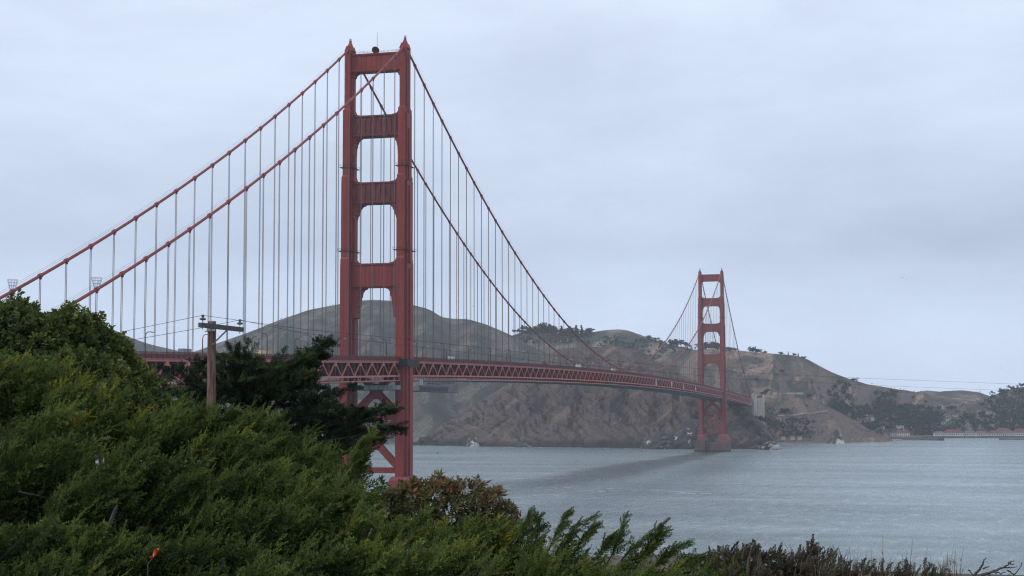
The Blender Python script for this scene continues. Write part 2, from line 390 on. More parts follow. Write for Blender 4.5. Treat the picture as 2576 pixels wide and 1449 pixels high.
# ================================================================ SETTING
# ---------------------------------------------------------------- water
def water_mat():
    m, nt, b = mat_new('bay_water')
    geo = nt.nodes.new('ShaderNodeNewGeometry')
    def wn_(scale, detail, rough, st, rot=0.5):
        mp_ = nt.nodes.new('ShaderNodeMapping'); mp_.inputs['Scale'].default_value = st; mp_.inputs['Rotation'].default_value = (0, 0, rot)
        nt.links.new(geo.outputs['Position'], mp_.inputs['Vector'])
        t = nt.nodes.new('ShaderNodeTexNoise'); t.inputs['Scale'].default_value = scale
        t.inputs['Detail'].default_value = detail; t.inputs['Roughness'].default_value = rough
        nt.links.new(mp_.outputs['Vector'], t.inputs['Vector'])
        return t
    w1 = wn_(0.05, 9, 0.68, (1, 0.5, 1), YAW); w2 = wn_(0.55, 4, 0.65, (1, 0.38, 1), -YAW); w3 = wn_(0.006, 6, 0.62, (0.5, 1.7, 1), 0.12 - YAW)
    w4 = wn_(0.16, 6, 0.66, (1, 0.28, 1), 0.35 - YAW)
    # long band from the far pier: choppier bumps and a darker water colour
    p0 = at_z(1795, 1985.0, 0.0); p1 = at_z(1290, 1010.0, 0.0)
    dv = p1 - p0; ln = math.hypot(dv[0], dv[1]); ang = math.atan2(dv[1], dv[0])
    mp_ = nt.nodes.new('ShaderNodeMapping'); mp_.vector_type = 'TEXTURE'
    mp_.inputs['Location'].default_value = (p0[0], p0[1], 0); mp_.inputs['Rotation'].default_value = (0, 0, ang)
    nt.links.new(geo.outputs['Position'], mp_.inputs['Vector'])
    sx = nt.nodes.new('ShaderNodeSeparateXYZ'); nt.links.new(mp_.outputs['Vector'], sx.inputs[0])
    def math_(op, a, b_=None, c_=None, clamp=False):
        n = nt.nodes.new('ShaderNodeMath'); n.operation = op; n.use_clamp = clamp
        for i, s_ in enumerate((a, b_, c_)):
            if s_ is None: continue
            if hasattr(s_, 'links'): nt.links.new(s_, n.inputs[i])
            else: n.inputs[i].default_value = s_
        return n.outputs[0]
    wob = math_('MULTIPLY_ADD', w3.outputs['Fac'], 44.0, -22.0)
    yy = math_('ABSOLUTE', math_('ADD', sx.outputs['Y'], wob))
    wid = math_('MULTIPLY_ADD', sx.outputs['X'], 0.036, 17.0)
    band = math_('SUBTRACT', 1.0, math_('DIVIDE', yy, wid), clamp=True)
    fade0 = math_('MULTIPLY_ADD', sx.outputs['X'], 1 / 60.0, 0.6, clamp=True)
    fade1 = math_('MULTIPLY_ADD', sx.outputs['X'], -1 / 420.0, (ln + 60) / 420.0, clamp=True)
    dark_band = math_('MULTIPLY', math_('MULTIPLY', band, fade0), math_('MULTIPLY', fade1, math_('MULTIPLY_ADD', w4.outputs['Fac'], 2.2, -0.2, clamp=True)))
    patch = math_('MULTIPLY_ADD', w3.outputs['Fac'], 3.0, -1.05, clamp=True)
    fleck = math_('MULTIPLY_ADD', w4.outputs['Fac'], 3.2, -1.25, clamp=True)
    h = math_('ADD', math_('MULTIPLY', w1.outputs['Fac'], 1.6), math_('MULTIPLY', w2.outputs['Fac'], 0.55))
    amp = math_('ADD', math_('MULTIPLY', math_('MULTIPLY_ADD', patch, 0.8, 0.35), math_('MULTIPLY_ADD', fleck, 1.1, 0.4)), math_('MULTIPLY', dark_band, 1.5))
    hh = math_('MULTIPLY', h, amp)
    bp = nt.nodes.new('ShaderNodeBump'); bp.inputs['Strength'].default_value = 1.0; bp.inputs['Distance'].default_value = 1.5
    nt.links.new(hh, bp.inputs['Height']); nt.links.new(bp.outputs['Normal'], b.inputs['Normal'])
    cw = mixc(nt, patch, (0.25, 0.315, 0.318), (0.135, 0.185, 0.190))
    cw = mixc(nt, math_('MULTIPLY', fleck, 0.5), cw, (0.07, 0.11, 0.12))
    cw = mixc(nt, math_('MULTIPLY', dark_band, 2.6, clamp=True), cw, (0.034, 0.056, 0.058))
    nt.links.new(cw, b.inputs['Base Color'])
    b.inputs['Roughness'].default_value = 0.18
    b.inputs['IOR'].default_value = 1.33
    return m
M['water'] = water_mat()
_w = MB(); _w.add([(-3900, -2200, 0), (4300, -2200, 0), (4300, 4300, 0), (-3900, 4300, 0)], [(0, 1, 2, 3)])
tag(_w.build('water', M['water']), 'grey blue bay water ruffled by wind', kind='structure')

# ---------------------------------------------------------------- ground: the bluff top under the camera, falling to the sea bed
def ground_z(x, y):
    dx, dy = x - CAM[0], y - CAM[1]; d = np.hypot(dx, dy)
    rel = (np.arctan2(dx, dy) - YAW + PI) % (2 * PI) - PI            # bearing from the view axis, right positive
    edge = np.interp(np.degrees(rel), [-180, -25, -8, -2, 3, 20, 180], [150, 60, 46, 28, 22, 20, 90])
    z = 49.85 - 0.028 * np.clip(d - 12, 0, None) - 0.85 * np.clip(d - edge, 0, None)
    return np.maximum(z, -12) + 0.25 * (fbm(x / 3.0, y / 3.0, 91, 4) - 0.5) * (d < 200)
_rad = np.array([0.0] + list(np.geomspace(1.5, 220, 46)) + [600, 1800, 4000])
_th = np.linspace(0, 2 * PI, 97)[:-1]
_R, _T = np.meshgrid(_rad, _th, indexing='ij')
_X = CAM[0] + _R * np.sin(_T); _Y = CAM[1] + _R * np.cos(_T)
_V = np.stack([_X, _Y, ground_z(_X, _Y)], -1).reshape(-1, 3)
_n, _k = len(_rad), len(_th)
_F = [(i * _k + j, (i + 1) * _k + j, (i + 1) * _k + (j + 1) % _k, i * _k + (j + 1) % _k) for i in range(_n - 1) for j in range(_k)]
M['soil'] = mottled('bluff_soil', (0.045, 0.038, 0.028), (0.10, 0.08, 0.055), 0.8, 0.95, 0.4, 4)
tag(np_mesh('ground', _V, _F, M['soil'], smooth=True), 'brown bluff ground under the shrubs', kind='structure')

# ---------------------------------------------------------------- hills
HILL_PTS = {}
def hill(name, crest, foot, zfoot, mat, label, spurs=(), rows=70, cols=260, power=1.15, amp=14, lam=90, rough=3.0, seed=1, back=700, rockface=0.0):
    """a hill as terrain: crest line, seaward slope down to its foot with gullies, back slope falling away behind"""
    c = np.array(crest, float); f = np.array(foot, float)
    u = np.linspace(c[0, 0], c[-1, 0], cols)
    v = np.interp(u, c[:, 0], c[:, 1]); d = np.interp(u, c[:, 0], c[:, 2])
    k = np.ones(5) / 5; v = np.convolve(np.pad(v, 2, 'edge'), k, 'valid')
    C = at(u, v, d)
    fd = np.interp(u, f[:, 0], f[:, 1]); zf = np.full(cols, zfoot)
    Fp = at_z(u, fd, zf)
    s = np.concatenate([[0], np.cumsum(np.linalg.norm(np.diff(C[:, :2], axis=0), axis=1))])
    t = np.linspace(0, 1, rows)                                       # 0 foot, 1 crest
    S, T = np.meshgrid(s, t, indexing='xy')
    XY = Fp[None, :, :2] * (1 - T[..., None]) + C[None, :, :2] * T[..., None]
    prof = T ** power
    H = C[None, :, 2] - zfoot
    w = np.sin(PI * np.clip(T, 0, 1) ** 0.9) ** 0.8
    warp = 60 * (fbm(XY[..., 0] / 260, XY[..., 1] / 260, seed + 40, 3) - 0.5)
    g = fbm((S + warp * 2) / lam, T * 1.3 + 0.002 * warp, seed, 5, True)
    g2 = fbm(XY[..., 0] / 38, XY[..., 1] / 38, seed + 9, 5)
    Z = zfoot + H * prof + w * np.clip(H / (60 if rockface else 90), 0.15, 1.3) * amp * (g - 0.62) * 2 + (0.15 + 0.85 * w) * rough * (g2 - 0.5) * 2
    for (u_top, u_foot, wd, am) in spurs:                             # ribs running down from the crest
        uc = u_top * T + u_foot * (1 - T); q = np.abs(u[None, :] - uc) / wd
        Z = Z + am * np.sin(PI * np.clip(T, 0, 1) ** .8) * np.clip(1 - q, 0, 1) ** 1.2
    if rockface > 0:                                                  # steep broken rock: ledges and ribs, tilted strata
        q = (Z + 0.55 * S) / 16.0 + 2.2 * g2
        fr = q - np.floor(q)
        Z = Z + w * rockface * (np.minimum(fr * 2.2, 1) - 0.55 * fr - 0.4) * 2
        XY = XY + ((Fp[:, :2] - C[:, :2]) / np.linalg.norm(Fp[:, :2] - C[:, :2], axis=1)[:, None])[None] * (w * rockface * 2.2 * (fbm(S / 30, Z / 26, seed + 21, 5, True) - 0.6))[..., None]
    nb = 8
    tb = np.linspace(0, 1, nb + 1)[1:]
    dirv = (C[:, :2] - CAM[:2]); dirv /= np.linalg.norm(dirv, axis=1)[:, None]
    XYb = C[None, :, :2] + dirv[None] * (tb[:, None, None] * back)
    Zb = C[None, :, 2] - (C[None, :, 2] + 6) * (tb[:, None] ** 1.3)
    V = np.concatenate([np.concatenate([XY, Z[..., None]], -1), np.concatenate([XYb, Zb[..., None]], -1)], 0)
    r_ = V.shape[0]
    V = V.reshape(-1, 3)
    idx = np.arange(r_ * cols).reshape(r_, cols)
    F = np.stack([idx[:-1, :-1], idx[:-1, 1:], idx[1:, 1:], idx[1:, :-1]], -1).reshape(-1, 4)
    o = np_mesh(name, V, F, mat, smooth=True)
    tag(o, label, kind='structure')
    HILL_PTS[o.name] = (V.reshape(r_, cols, 3)[:rows], u)
    return o

hill('hill', [(-420, 800, 3500), (-150, 786, 3600), (60, 792, 3600), (200, 806, 3600), (270, 822, 3600), (330, 850, 3600), (380, 867, 3600), (440, 881, 3600), (520, 895, 3600), (640, 915, 3600)],
     [(-420, 2900), (640, 2900)], -5, M['hill_grey'], 'distant grey hill behind the round leaved shrub', rows=40, cols=160, seed=3)
hill('hill', [(380, 915, 3200), (430, 903, 3200), (500, 881, 3200), (540, 866, 3200), (580, 852, 3200), (620, 838, 3200), (700, 806, 3200), (780, 779, 3200), (860, 764, 3200), (900, 757, 3200), (940, 754, 3200), (985, 756, 3200), (1040, 767, 3150), (1085, 780, 3120), (1110, 797, 3100), (1140, 802, 3100), (1180, 803, 3080), (1220, 815, 3050), (1280, 840, 3000), (1330, 868, 2950), (1400, 900, 2900), (1480, 940, 2800), (1560, 985, 2750)],
     [(380, 2480), (1000, 2440), (1100, 2415), (1560, 2380)], -4, M['hill_grey'], 'broad grey green hill rising behind the near tower', spurs=[(760, 640, 90, 34), (960, 900, 80, 30), (1060, 1085, 80, 16), (1190, 1235, 80, 18), (860, 800, 50, 18), (1300, 1380, 70, 30)], rows=100, cols=260, amp=26, lam=170, rough=5, seed=11, power=0.95)
hill('hill', [(1180, 880, 3350), (1270, 850, 3350), (1295, 842, 3350), (1320, 833, 3350), (1350, 829, 3350), (1400, 836, 3350), (1450, 839, 3350), (1480, 837, 3350), (1520, 831, 3350), (1555, 828, 3350), (1580, 831, 3350), (1610, 842, 3350), (1640, 852, 3300), (1690, 868, 3280), (1740, 878, 3250), (1800, 890, 3200), (1900, 925, 3200), (2000, 960, 3200)],
     [(1180, 2750), (2000, 2750)], -4, M['hill_mid'], 'rounded hill with a wooded left shoulder behind the main span', spurs=[(1565, 1500, 70, 36), (1340, 1330, 60, 20), (1690, 1720, 60, 24)], rows=70, cols=220, amp=20, lam=130, seed=23)
hill('hill', [(1600, 925, 3050), (1660, 900, 3050), (1700, 888, 3050), (1760, 879, 3000), (1800, 877, 3000), (1850, 880, 2980), (1900, 886, 2980), (1950, 890, 2980), (2000, 894, 2980), (2030, 903, 2980), (2060, 920, 2980), (2100, 940, 3000), (2140, 955, 3020), (2180, 966, 3050), (2230, 975, 3100), (2290, 984, 3150), (2340, 993, 3200), (2380, 1000, 3200), (2450, 1010, 3250), (2700, 1022, 3300), (2900, 1030, 3300)],
     [(1600, 2600), (2000, 2680), (2140, 2800), (2225, 2980), (2300, 3010), (2900, 3020)], 1, M['hill_tan'], 'dry tan hill with green gullies beyond the far tower', spurs=[(2015, 2075, 60, 34), (1880, 1800, 55, 26), (1960, 1930, 40, 14), (2130, 2190, 45, 26), (2230, 2250, 45, 20), (2330, 2300, 40, 16), (2440, 2400, 45, 16), (1760, 1700, 50, 22)], rows=110, cols=300, amp=30, lam=105, rough=6, seed=31, power=0.95)
hill('hill', [(2240, 1010, 3700), (2300, 1000, 3700), (2340, 990, 3700), (2370, 984, 3700), (2420, 982, 3700), (2460, 986, 3700), (2490, 996, 3700), (2530, 1008, 3700), (2600, 1020, 3700), (2760, 1020, 3700)],
     [(2240, 3260), (2760, 3260)], 8, M['hill_tan'], 'low tan hill dotted with scrub at the back of the cove', rows=60, cols=140, amp=9, lam=90, rough=5, seed=43)
hill('hill', [(2300, 988, 4300), (2330, 982, 4300), (2360, 985, 4300), (2420, 992, 4300)], [(2300, 3900), (2420, 3900)], 8, M['hill_grey'],
     'pale distant hilltop peeping between two tan hills', rows=20, cols=40, amp=4, seed=47)
hill('hill', [(2455, 1030, 3250), (2485, 1004, 3250), (2505, 992, 3250), (2525, 984, 3250), (2550, 977, 3250), (2580, 972, 3250), (2640, 962, 3250), (2760, 950, 3250), (2900, 960, 3250)],
     [(2455, 3080), (2900, 3050)], 4, M['hill_grey'], 'dark wooded hill at the right end of the cove', rows=40, cols=120, amp=6, lam=60, rough=4, seed=53)
hill('headland', [(1850, 1012, 2620), (1890, 1000, 2600), (1930, 993, 2560), (1975, 991.5, 2540), (2010, 992, 2540), (2040, 1002, 2540), (2075, 1018, 2550), (2110, 1036, 2560), (2150, 1057, 2570), (2185, 1079, 2580), (2220, 1096, 2590), (2245, 1106, 2590)],
     [(1850, 2380), (1950, 2440), (2050, 2480), (2245, 2540)], -2, M['hill_tan'], 'lower tan slope with a road cut and a car park shelf on top', spurs=[(2010, 2060, 22, 10), (2075, 2130, 22, 9), (1960, 1985, 18, 7)], rows=80, cols=180, amp=17, lam=42, rough=6, seed=61, back=260)
hill('headland', [(1035, 1122, 2380), (1060, 1106, 2400), (1100, 1079, 2420), (1150, 1046, 2440), (1200, 1013, 2450), (1250, 984, 2460), (1300, 952, 2460), (1340, 921, 2450), (1375, 896, 2440), (1395, 883, 2430), (1420, 877, 2420), (1480, 873, 2400), (1560, 873, 2380), (1600, 878, 2370), (1625, 890, 2360), (1650, 908, 2350), (1700, 935, 2330), (1750, 957, 2310), (1790, 985, 2300), (1830, 1008, 2290), (1870, 1030, 2280), (1905, 1052, 2260), (1930, 1080, 2240), (1950, 1106, 2220), (1962, 1126, 2200)],
     [(1035, 2370), (1100, 2345), (1200, 2290), (1400, 2215), (1620, 2150), (1800, 2120), (1900, 2095), (1962, 2085)], -4, M['cliff'], 'steep brown rock headland falling to the water behind the far tower',
     rows=170, cols=420, amp=30, lam=70, rough=9, seed=71, power=0.84, back=240, rockface=8.0)

# ---------------------------------------------------------------- shore at the cove: a low flat under the buildings
def flat(name, pts, z, mat, label):
    m = MB(); n = len(pts)
    top = [(p[0], p[1], z) for p in pts]; bot = [(p[0], p[1], -3) for p in pts]
    m.add(top + bot, [tuple(range(n))] + [(i, n + i, n + (i + 1) % n, (i + 1) % n) for i in range(n)])
    return tag(m.build(name, mat), label, kind='structure')
M['shore'] = mottled('shore_ground', (0.07, 0.068, 0.05), (0.15, 0.13, 0.10), 0.02, 0.95)
M['beach'] = mottled('pale_beach', (0.22, 0.18, 0.15), (0.34, 0.28, 0.24), 0.05, 0.95)
flat('shore', [at_z(u, d, 0) for u, d in ((2150, 2680), (2250, 2760), (2330, 2905), (2760, 2905), (2760, 3300), (2150, 3000))], 2.6, M['shore'], 'low flat shore of the cove under the white buildings')
flat('beach', [at_z(u, d, 0) for u, d in ((1955, 2400), (2000, 2440), (2090, 2500), (2250, 2590), (2270, 2700), (2120, 2680), (1955, 2520))], 1.2, M['beach'], 'narrow pale beach below the tan slope')

# ---------------------------------------------------------------- haze
hz = MB(); hz.box(-4000, 4400, -2300, 4700 + 400, -14, 300)
haze = hz.build('haze', None)
hm = bpy.data.materials.new('haze'); hm.use_nodes = True
hn = hm.node_tree; hn.nodes.clear()
ho = hn.nodes.new('ShaderNodeOutputMaterial'); pv = hn.nodes.new('ShaderNodeVolumePrincipled')
pv.inputs['Color'].default_value = (0.86, 0.92, 1.0, 1); pv.inputs['Density'].default_value = 5.6e-5
pv.inputs['Anisotropy'].default_value = 0.0
hn.links.new(pv.outputs[0], ho.inputs['Volume'])
haze.data.materials.append(hm)
tag(haze, 'thin pale sea haze', kind='stuff')

# ================================================================ BRIDGE
L, SP, SIDE = 1280.2, 15.24, 343.0
XC = 13.7
ZT, ZM = 224.06, 83.05
def zrail(y):
    y = np.asarray(y, float)
    return np.where(y < 0, 76.6 + 0.026 * y, np.where(y > L, 76.6 - 0.021 * (y - L), 76.6 + 6.2 * (1 - ((y - L / 2) / (L / 2)) ** 2)))
def zcable(y):
    y = np.asarray(y, float)
    r = np.clip(np.where(y < 0, -y, y - L) / SIDE, 0, None)
    side = ZT - 156.45 * r + 38.55 * r * (r - 1)
    main = ZM + (ZT - ZM) * (2 * y / L - 1) ** 2
    return np.where((y < 0) | (y > L), side, main)

bridge = tag(empty('suspension_bridge'), 'long red suspension bridge crossing the strait to the brown headland', 'bridge')

def make_tower():
    t = empty('tower', bridge)
    levels = [(20.5, 122.3, 1.9, 7.0, 2.8, 4.8, 3.6, 2.0), (121, 161.3, 1.85, 6.3, 2.6, 4.4, 3.3, 1.9),
              (160, 193.3, 1.7, 5.2, 2.25, 3.7, 2.8, 1.6), (192, 222.2, 1.42, 4.0, 1.85, 2.7, 2.15, 1.1)]
    for sx in (-1, 1):
        m = MB(); c = sx * XC
        for i, (z0, z1, ax, ay, bx, by, cx, cy) in enumerate(levels):
            last = i == 3
            m.box(c - ax, c + ax, -ay, ay, z0, z1)
            m.box(c - bx, c + bx, -by, by, z0 - 0.3, z1 - (1.2 if last else 2.2))
            m.box(c - cx, c + cx, -cy, cy, z0 - 0.6, z1 - (2.4 if last else 9.5 if i == 2 else 4.5))
            if not last:                                              # weathering caps at each set-back
                nx = levels[i + 1]
                m.frust(c, 0, z1 + 0.002, ax - 0.1, ay - 0.1, z1 + 1.0, nx[2] + 0.02, nx[3] + 0.02)
        m.frust(c, 0, 222.2, 2.1, 2.6, 224.7, 1.25, 2.3)              # saddle housing
        m.frust(c, 0, 224.6, 1.05, 1.5, 226.3, 0.62, 0.7)
        m.box(c - 0.5, c + 0.5, -0.5, 0.5, 226.2, 227.5)
        for rz in (30, 40, 51, 58, 86, 95, 104, 113, 132, 140, 148, 168, 176, 185, 200, 208, 215):   # plate joints
            lv = [q for q in levels if q[0] - 0.5 <= rz <= q[1]][-1]
            m.box(c - lv[2] - 0.06, c + lv[2] + 0.06, -lv[3] - 0.06, lv[3] + 0.06, rz, rz + 0.22)
        m.build('leg', M['red'], t)
        q = MB()
        q.frust(c, 0, 13.4, 4.9, 8.6, 19.6, 4.7, 8.3); q.frust(c, 0, 19.602, 4.7, 8.3, 21.2, 3.7, 7.1)
        q.build('pedestal', M['red_ped'], t)
        for bz in (166.0, 126.3):                                     # ring walkways round the legs
            lv = [p for p in levels if p[0] <= bz <= p[1]][-1]
            k = MB(); hx, hy = lv[6] + 0.30, lv[3] + 0.30
            k.box(c - hx, c + hx, -hy, hy, bz - 0.12, bz + 0.12)
            for zz in (1.1,):
                for (xa, ya, xb, yb) in ((-hx, -hy, hx, -hy), (hx, -hy, hx, hy), (hx, hy, -hx, hy), (-hx, hy, -hx, -hy)):
                    k.beam((c + xa, ya, bz + zz), (c + xb, yb, bz + zz), 0.06, 0.06)
            for px in np.linspace(-hx, hx, 5):
                for py in (-hy, hy): k.box(c + px - .04, c + px + .04, py - .04, py + .04, bz + .2, bz + 1.3)
            k.build('walkway', M['red_dark'], t)
        b = MB()                                                      # beacon on the finial
        for a in range(6):
            w = a * PI / 3
            b.tube([(c + .5 * math.cos(w), .5 * math.sin(w), 227.5), (c + .55 * math.cos(w), .55 * math.sin(w), 228.7)], 0.05, 4)
        b.tube([(c, 0, 227.5), (c, 0, 228.4)], 0.25, 8); b.build('beacon', M['metal_grey'], t)
    # portal struts: (bottom, top, inner half width, half depth)
    struts = [(211.7, 220.4, 12.2, 2.6, False), (180.6, 190.6, 11.6, 3.2, True), (148.7, 158.7, 11.2, 3.6, True), (109.2, 120.3, 10.8, 4.0, False)]
    for zb, zt, hx, hy, fluted in struts:
        m = MB()
        m.box(-hx, hx, -hy, hy, zb + 0.9, zt - 0.9)
        m.box(-hx, hx, -hy - 0.35, hy + 0.35, zt - 0.9, zt); m.box(-hx, hx, -hy - 0.35, hy + 0.35, zb, zb + 0.9)
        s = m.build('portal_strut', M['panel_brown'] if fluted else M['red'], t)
        if not fluted:
            for k in range(9):
                x = -hx + (k + 1) * 2 * hx / 10
                MB().box(x - 0.12, x + 0.12, -hy - 0.12, hy + 0.12, zb + 0.95, zt - 0.95).build('stiffener', M['red'], t)
        else:
            n = 9
            for k in range(n):                                        # stepped art-deco flutes
                x = -hx + (k + 0.5) * 2 * hx / n
                z0, z1 = zb + 1.0, zt - 1.0
                q = MB(); q.box(x - 0.55, x + 0.55, -hy - 0.14, hy + 0.14, z0, z1); q.box(x - 0.28, x + 0.28, -hy - 0.30, hy + 0.30, z0 + 0.8, z1 - 0.8)
                q.build('flute', M['panel_brown'], t)
        # flange lips read paler than the web
        lip = MB(); lip.box(-hx, hx, -hy - 0.5, hy + 0.5, zb + 0.35, zb + 0.62); lip.box(-hx, hx, -hy - 0.5, hy + 0.5, zt - 0.62, zt - 0.35)
        lip.build('flange_lip', M['red'], t)
    # stepped brackets in the upper corners of the openings, and small fillets in the lower ones
    br = [(211.7, 12.25, [(2.4, .5), (1.7, 1.1), (1.1, 2.2), (.5, 3.6)], 2.2), (180.6, 11.45, [(3.2, .6), (2.2, 1.4), (1.5, 2.6), (.9, 4.5), (.45, 8.5)], 2.7),
          (148.7, 11.05, [(4.6, .7), (3.0, 1.8), (2.2, 3.2), (1.5, 5.2), (.7, 7.0)], 3.0), (109.2, 10.75, [(5.0, .8), (3.6, 1.9), (2.9, 4.4), (2.2, 8.6), (1.5, 14.2)], 3.4)]
    for zb, xin, steps, hy in br:
        for sx in (-1, 1):
            poly = [(xin + 0.6, zb + 0.3)]
            prev = 0
            poly.append((xin - steps[0][0] - 0.8, zb + 0.3)); poly.append((xin - steps[0][0], zb - steps[0][1]))
            for (w_, d_), (w2, d2) in zip(steps[:-1], steps[1:]):
                poly.append((w2 * 0.45 + w_ * 0.55 and xin - (w2 * .6 + w_ * .4), zb - d_ - 0.1)); poly.append((xin - w2, zb - d2 + 0.5 * (d2 - d_) * 0.5)); poly.append((xin - w2, zb - d2))
            poly.append((xin + 0.6, zb - steps[-1][1] - 0.6))
            poly = [(sx * x, z) for x, z in poly]
            if sx > 0: poly = poly[::-1]
            MB().prism(poly, -hy, hy).build('corner_bracket', M['red'], t)
    for zt, xin, hy in ((190.6, 11.6, 2.4), (158.7, 11.25, 2.8), (120.3, 10.85, 3.1)):
        for sx in (-1, 1):
            poly = [(xin + 0.4, zt - 0.2), (xin + 0.4, zt + 2.6), (xin - 0.5, zt + 2.0), (xin - 1.1, zt + 1.0), (xin - 2.3, zt + 0.55), (xin - 3.6, zt + 0.35), (xin - 3.6, zt - 0.2)]
            poly = [(sx * x, z) for x, z in poly]
            MB().prism(poly if sx > 0 else poly[::-1], -hy, hy).build('corner_fillet', M['red'], t)
    # bracing under the deck
    for (z0, z1) in ((50.0, 71.0), (25.6, 48.0)):
        for s in (1, -1):
            MB().beam((-10.8 * s, 0.02 * s, z0), (10.8 * s, 0.02 * s, z1), 3.0 + 0.03 * s, 3.0, (0, 1, 0)).build('cross_brace', M['red'], t)
        zc = (z0 + z1) / 2
        MB().prism([(-2.7, zc - 2.2), (-2.7, zc + 2.2), (-1.2, zc + 3.6), (1.2, zc + 3.6), (2.7, zc + 2.2), (2.7, zc - 2.2), (1.2, zc - 3.6), (-1.2, zc - 3.6)], -1.7, 1.7).build('gusset', M['red'], t)
    for z0, z1 in ((47.2, 50.0), (22.6, 25.2)):
        MB().box(-10.9, 10.9, -2.0, 2.0, z0, z1).build('horizontal_brace', M['red'], t)
    return t
tower = make_tower()
_tower_copy_src = tower
tower2 = copy_tree(tower, bridge, True, (0, L, 0))
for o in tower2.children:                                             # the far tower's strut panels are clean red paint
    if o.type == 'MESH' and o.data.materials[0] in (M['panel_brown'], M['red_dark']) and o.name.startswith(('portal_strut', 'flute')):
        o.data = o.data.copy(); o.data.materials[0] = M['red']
# dish, mast and rail on the near tower's top strut
dm = MB(); dm.tube([(-0.3, -2.2, 221.9), (-0.3, -1.75, 222.2), (-0.3, -0.9, 222.35)], [1.85, 1.35, 0.5], 20)
dm.build('dish', M['red_dark'], tower, smooth=False)
dm = MB(); dm.tube([(-0.3, 0.2, 220.3), (-0.3, 0.2, 224.0), (-0.3, 0.2, 231.0)], [.22, .12, .07], 6); dm.build('mast', M['metal_grey'], tower)
dm = MB()
for zz in (0.6, 1.1): dm.beam((-12, -2.5, 220.4 + zz), (12, -2.5, 220.4 + zz), 0.08, 0.08)
for x in np.linspace(-12, 12, 13): dm.box(x - .05, x + .05, -2.55, -2.45, 220.4, 221.5)
dm.build('top_railing', M['red_dark'], tower)

# piers
def pier(y, ring):
    m = MB()
    m.box(-21, -8, -13.5, 13.5, -4, 13.4); m.box(8, 21, -13.5, 13.5, -4, 13.4); m.box(-8, 8, -10, 10, -4, 11.4)
    for sx in (-1, 1):
        for k in range(5):
            x = sx * (8.9 + k * 2.8)
            m.box(x - .5, x + .5, -13.85, 13.85, -4, 12.2)
    for x in np.linspace(-7, 7, 8): m.box(x - .3, x + .3, -10.25, 10.25, -4, 11.0)
    o = m.build('pier', M['pier_concrete'], bridge, loc=(0, y, 0))
    q = MB(); q.box(-21.15, -7.9, -14.0, 14.0, -4, 2.2); q.box(7.9, 21.15, -14.0, 14.0, -4, 2.2); q.box(-7.89, 7.89, -10.5, 10.5, -4, 1.8); q.build('tide_band', M['stone_dark'], bridge, loc=(0, y, 0))
    if ring:
        r = MB(); n = 48; ring_o = [(30 * math.cos(a), 47 * math.sin(a)) for a in np.linspace(0, 2 * PI, n + 1)[:-1]]
        vs_ = [(x, y_, z) for z in (-4, 4.6) for x, y_ in ring_o] + [(x * .86, y_ * .91, z) for z in (-4, 4.6) for x, y_ in ring_o]
        fs = []
        for i in range(n):
            j = (i + 1) % n
            fs += [(i, j, n + j, n + i), (n + i, n + j, 3 * n + j, 3 * n + i), (2 * n + j, 2 * n + i, 3 * n + i, 3 * n + j)]
        r.add(vs_, fs); r.build('fender', M['concrete'], bridge, loc=(0, y, 0))
pier(0, True); pier(L, False)

# main cables, bands, suspenders
def nodes_y():
    ys = [-k * SP for k in range(1, 22)] + [k * SP for k in range(1, 84)] + [L + k * SP for k in range(1, 22)]
    return ys
_band = MB(); _band.tube([(0, -0.75, 0), (0, -0.7, 0), (0, 0.7, 0), (0, 0.75, 0)], [.55, .74, .74, .55], 10)
_band.box(-.2, .2, -.45, .45, -1.15, -.5)
for sx in (-1, 1):
    x = sx * XC
    ys = np.concatenate([np.linspace(-SIDE - 30, 0, 52), np.linspace(0, L, 170)[1:], np.linspace(L, L + SIDE + 30, 52)[1:]])
    pts = np.stack([np.full(len(ys), x), ys, zcable(ys)], -1)
    cb = MB().tube(pts, 0.5, 10).build('main_cable', M['cable'], bridge, smooth=True)
    hr = MB()
    for o_ in (-0.62, 0.62): hr.tube(pts + np.array([o_, 0, 1.55]), 0.03, 4, False)
    hr.build('hand_rope', M['rope'], cb)
    bm_ = None
    for y in nodes_y():
        z = float(zcable(y)); sl = float(zcable(y + .5) - zcable(y - .5))
        if bm_ is None: o = _band.build('cable_band', M['cable'], cb); bm_ = o.data
        else: o = link(bpy.data.objects.new('cable_band', bm_), cb)
        o.location = (x, y, z); o.rotation_euler = (math.atan(sl), 0, 0)
        zd = float(zrail(y)) - 1.75
        if z - zd > 1.5:
            s = MB()
            for oy in (-0.38, 0.38): s.tube([(x, y + oy, zd), (x, y + oy, z - 0.6)], 0.10, 5, False)
            s.box(x - .16, x + .16, y - .55, y + .55, zd, zd + 1.2)
            s.build('suspender', M['rope'], bridge)
    cg = MB()                                                         # wire cage standing on the cable
    y = -19 * SP; z = float(zcable(y)) + 0.5
    for k in range(10):
        a = k * PI / 5
        cg.tube([(x + .75 * math.cos(a), y + .75 * math.sin(a), z), (x + 1.25 * math.cos(a), y + 1.25 * math.sin(a), z + 1.6), (x + 1.55 * math.cos(a), y + 1.55 * math.sin(a), z + 2.9)], .05, 4, False)
    for rr, zz in ((.75, .05), (1.1, 1.2), (1.35, 2.1), (1.55, 2.9)):
        cg.tube([(x + rr * math.cos(a), y + rr * math.sin(a), z + zz) for a in np.linspace(0, 2 * PI, 17)], .05, 4, False)
    cg.build('wire_cage', M['tarp'], bridge)

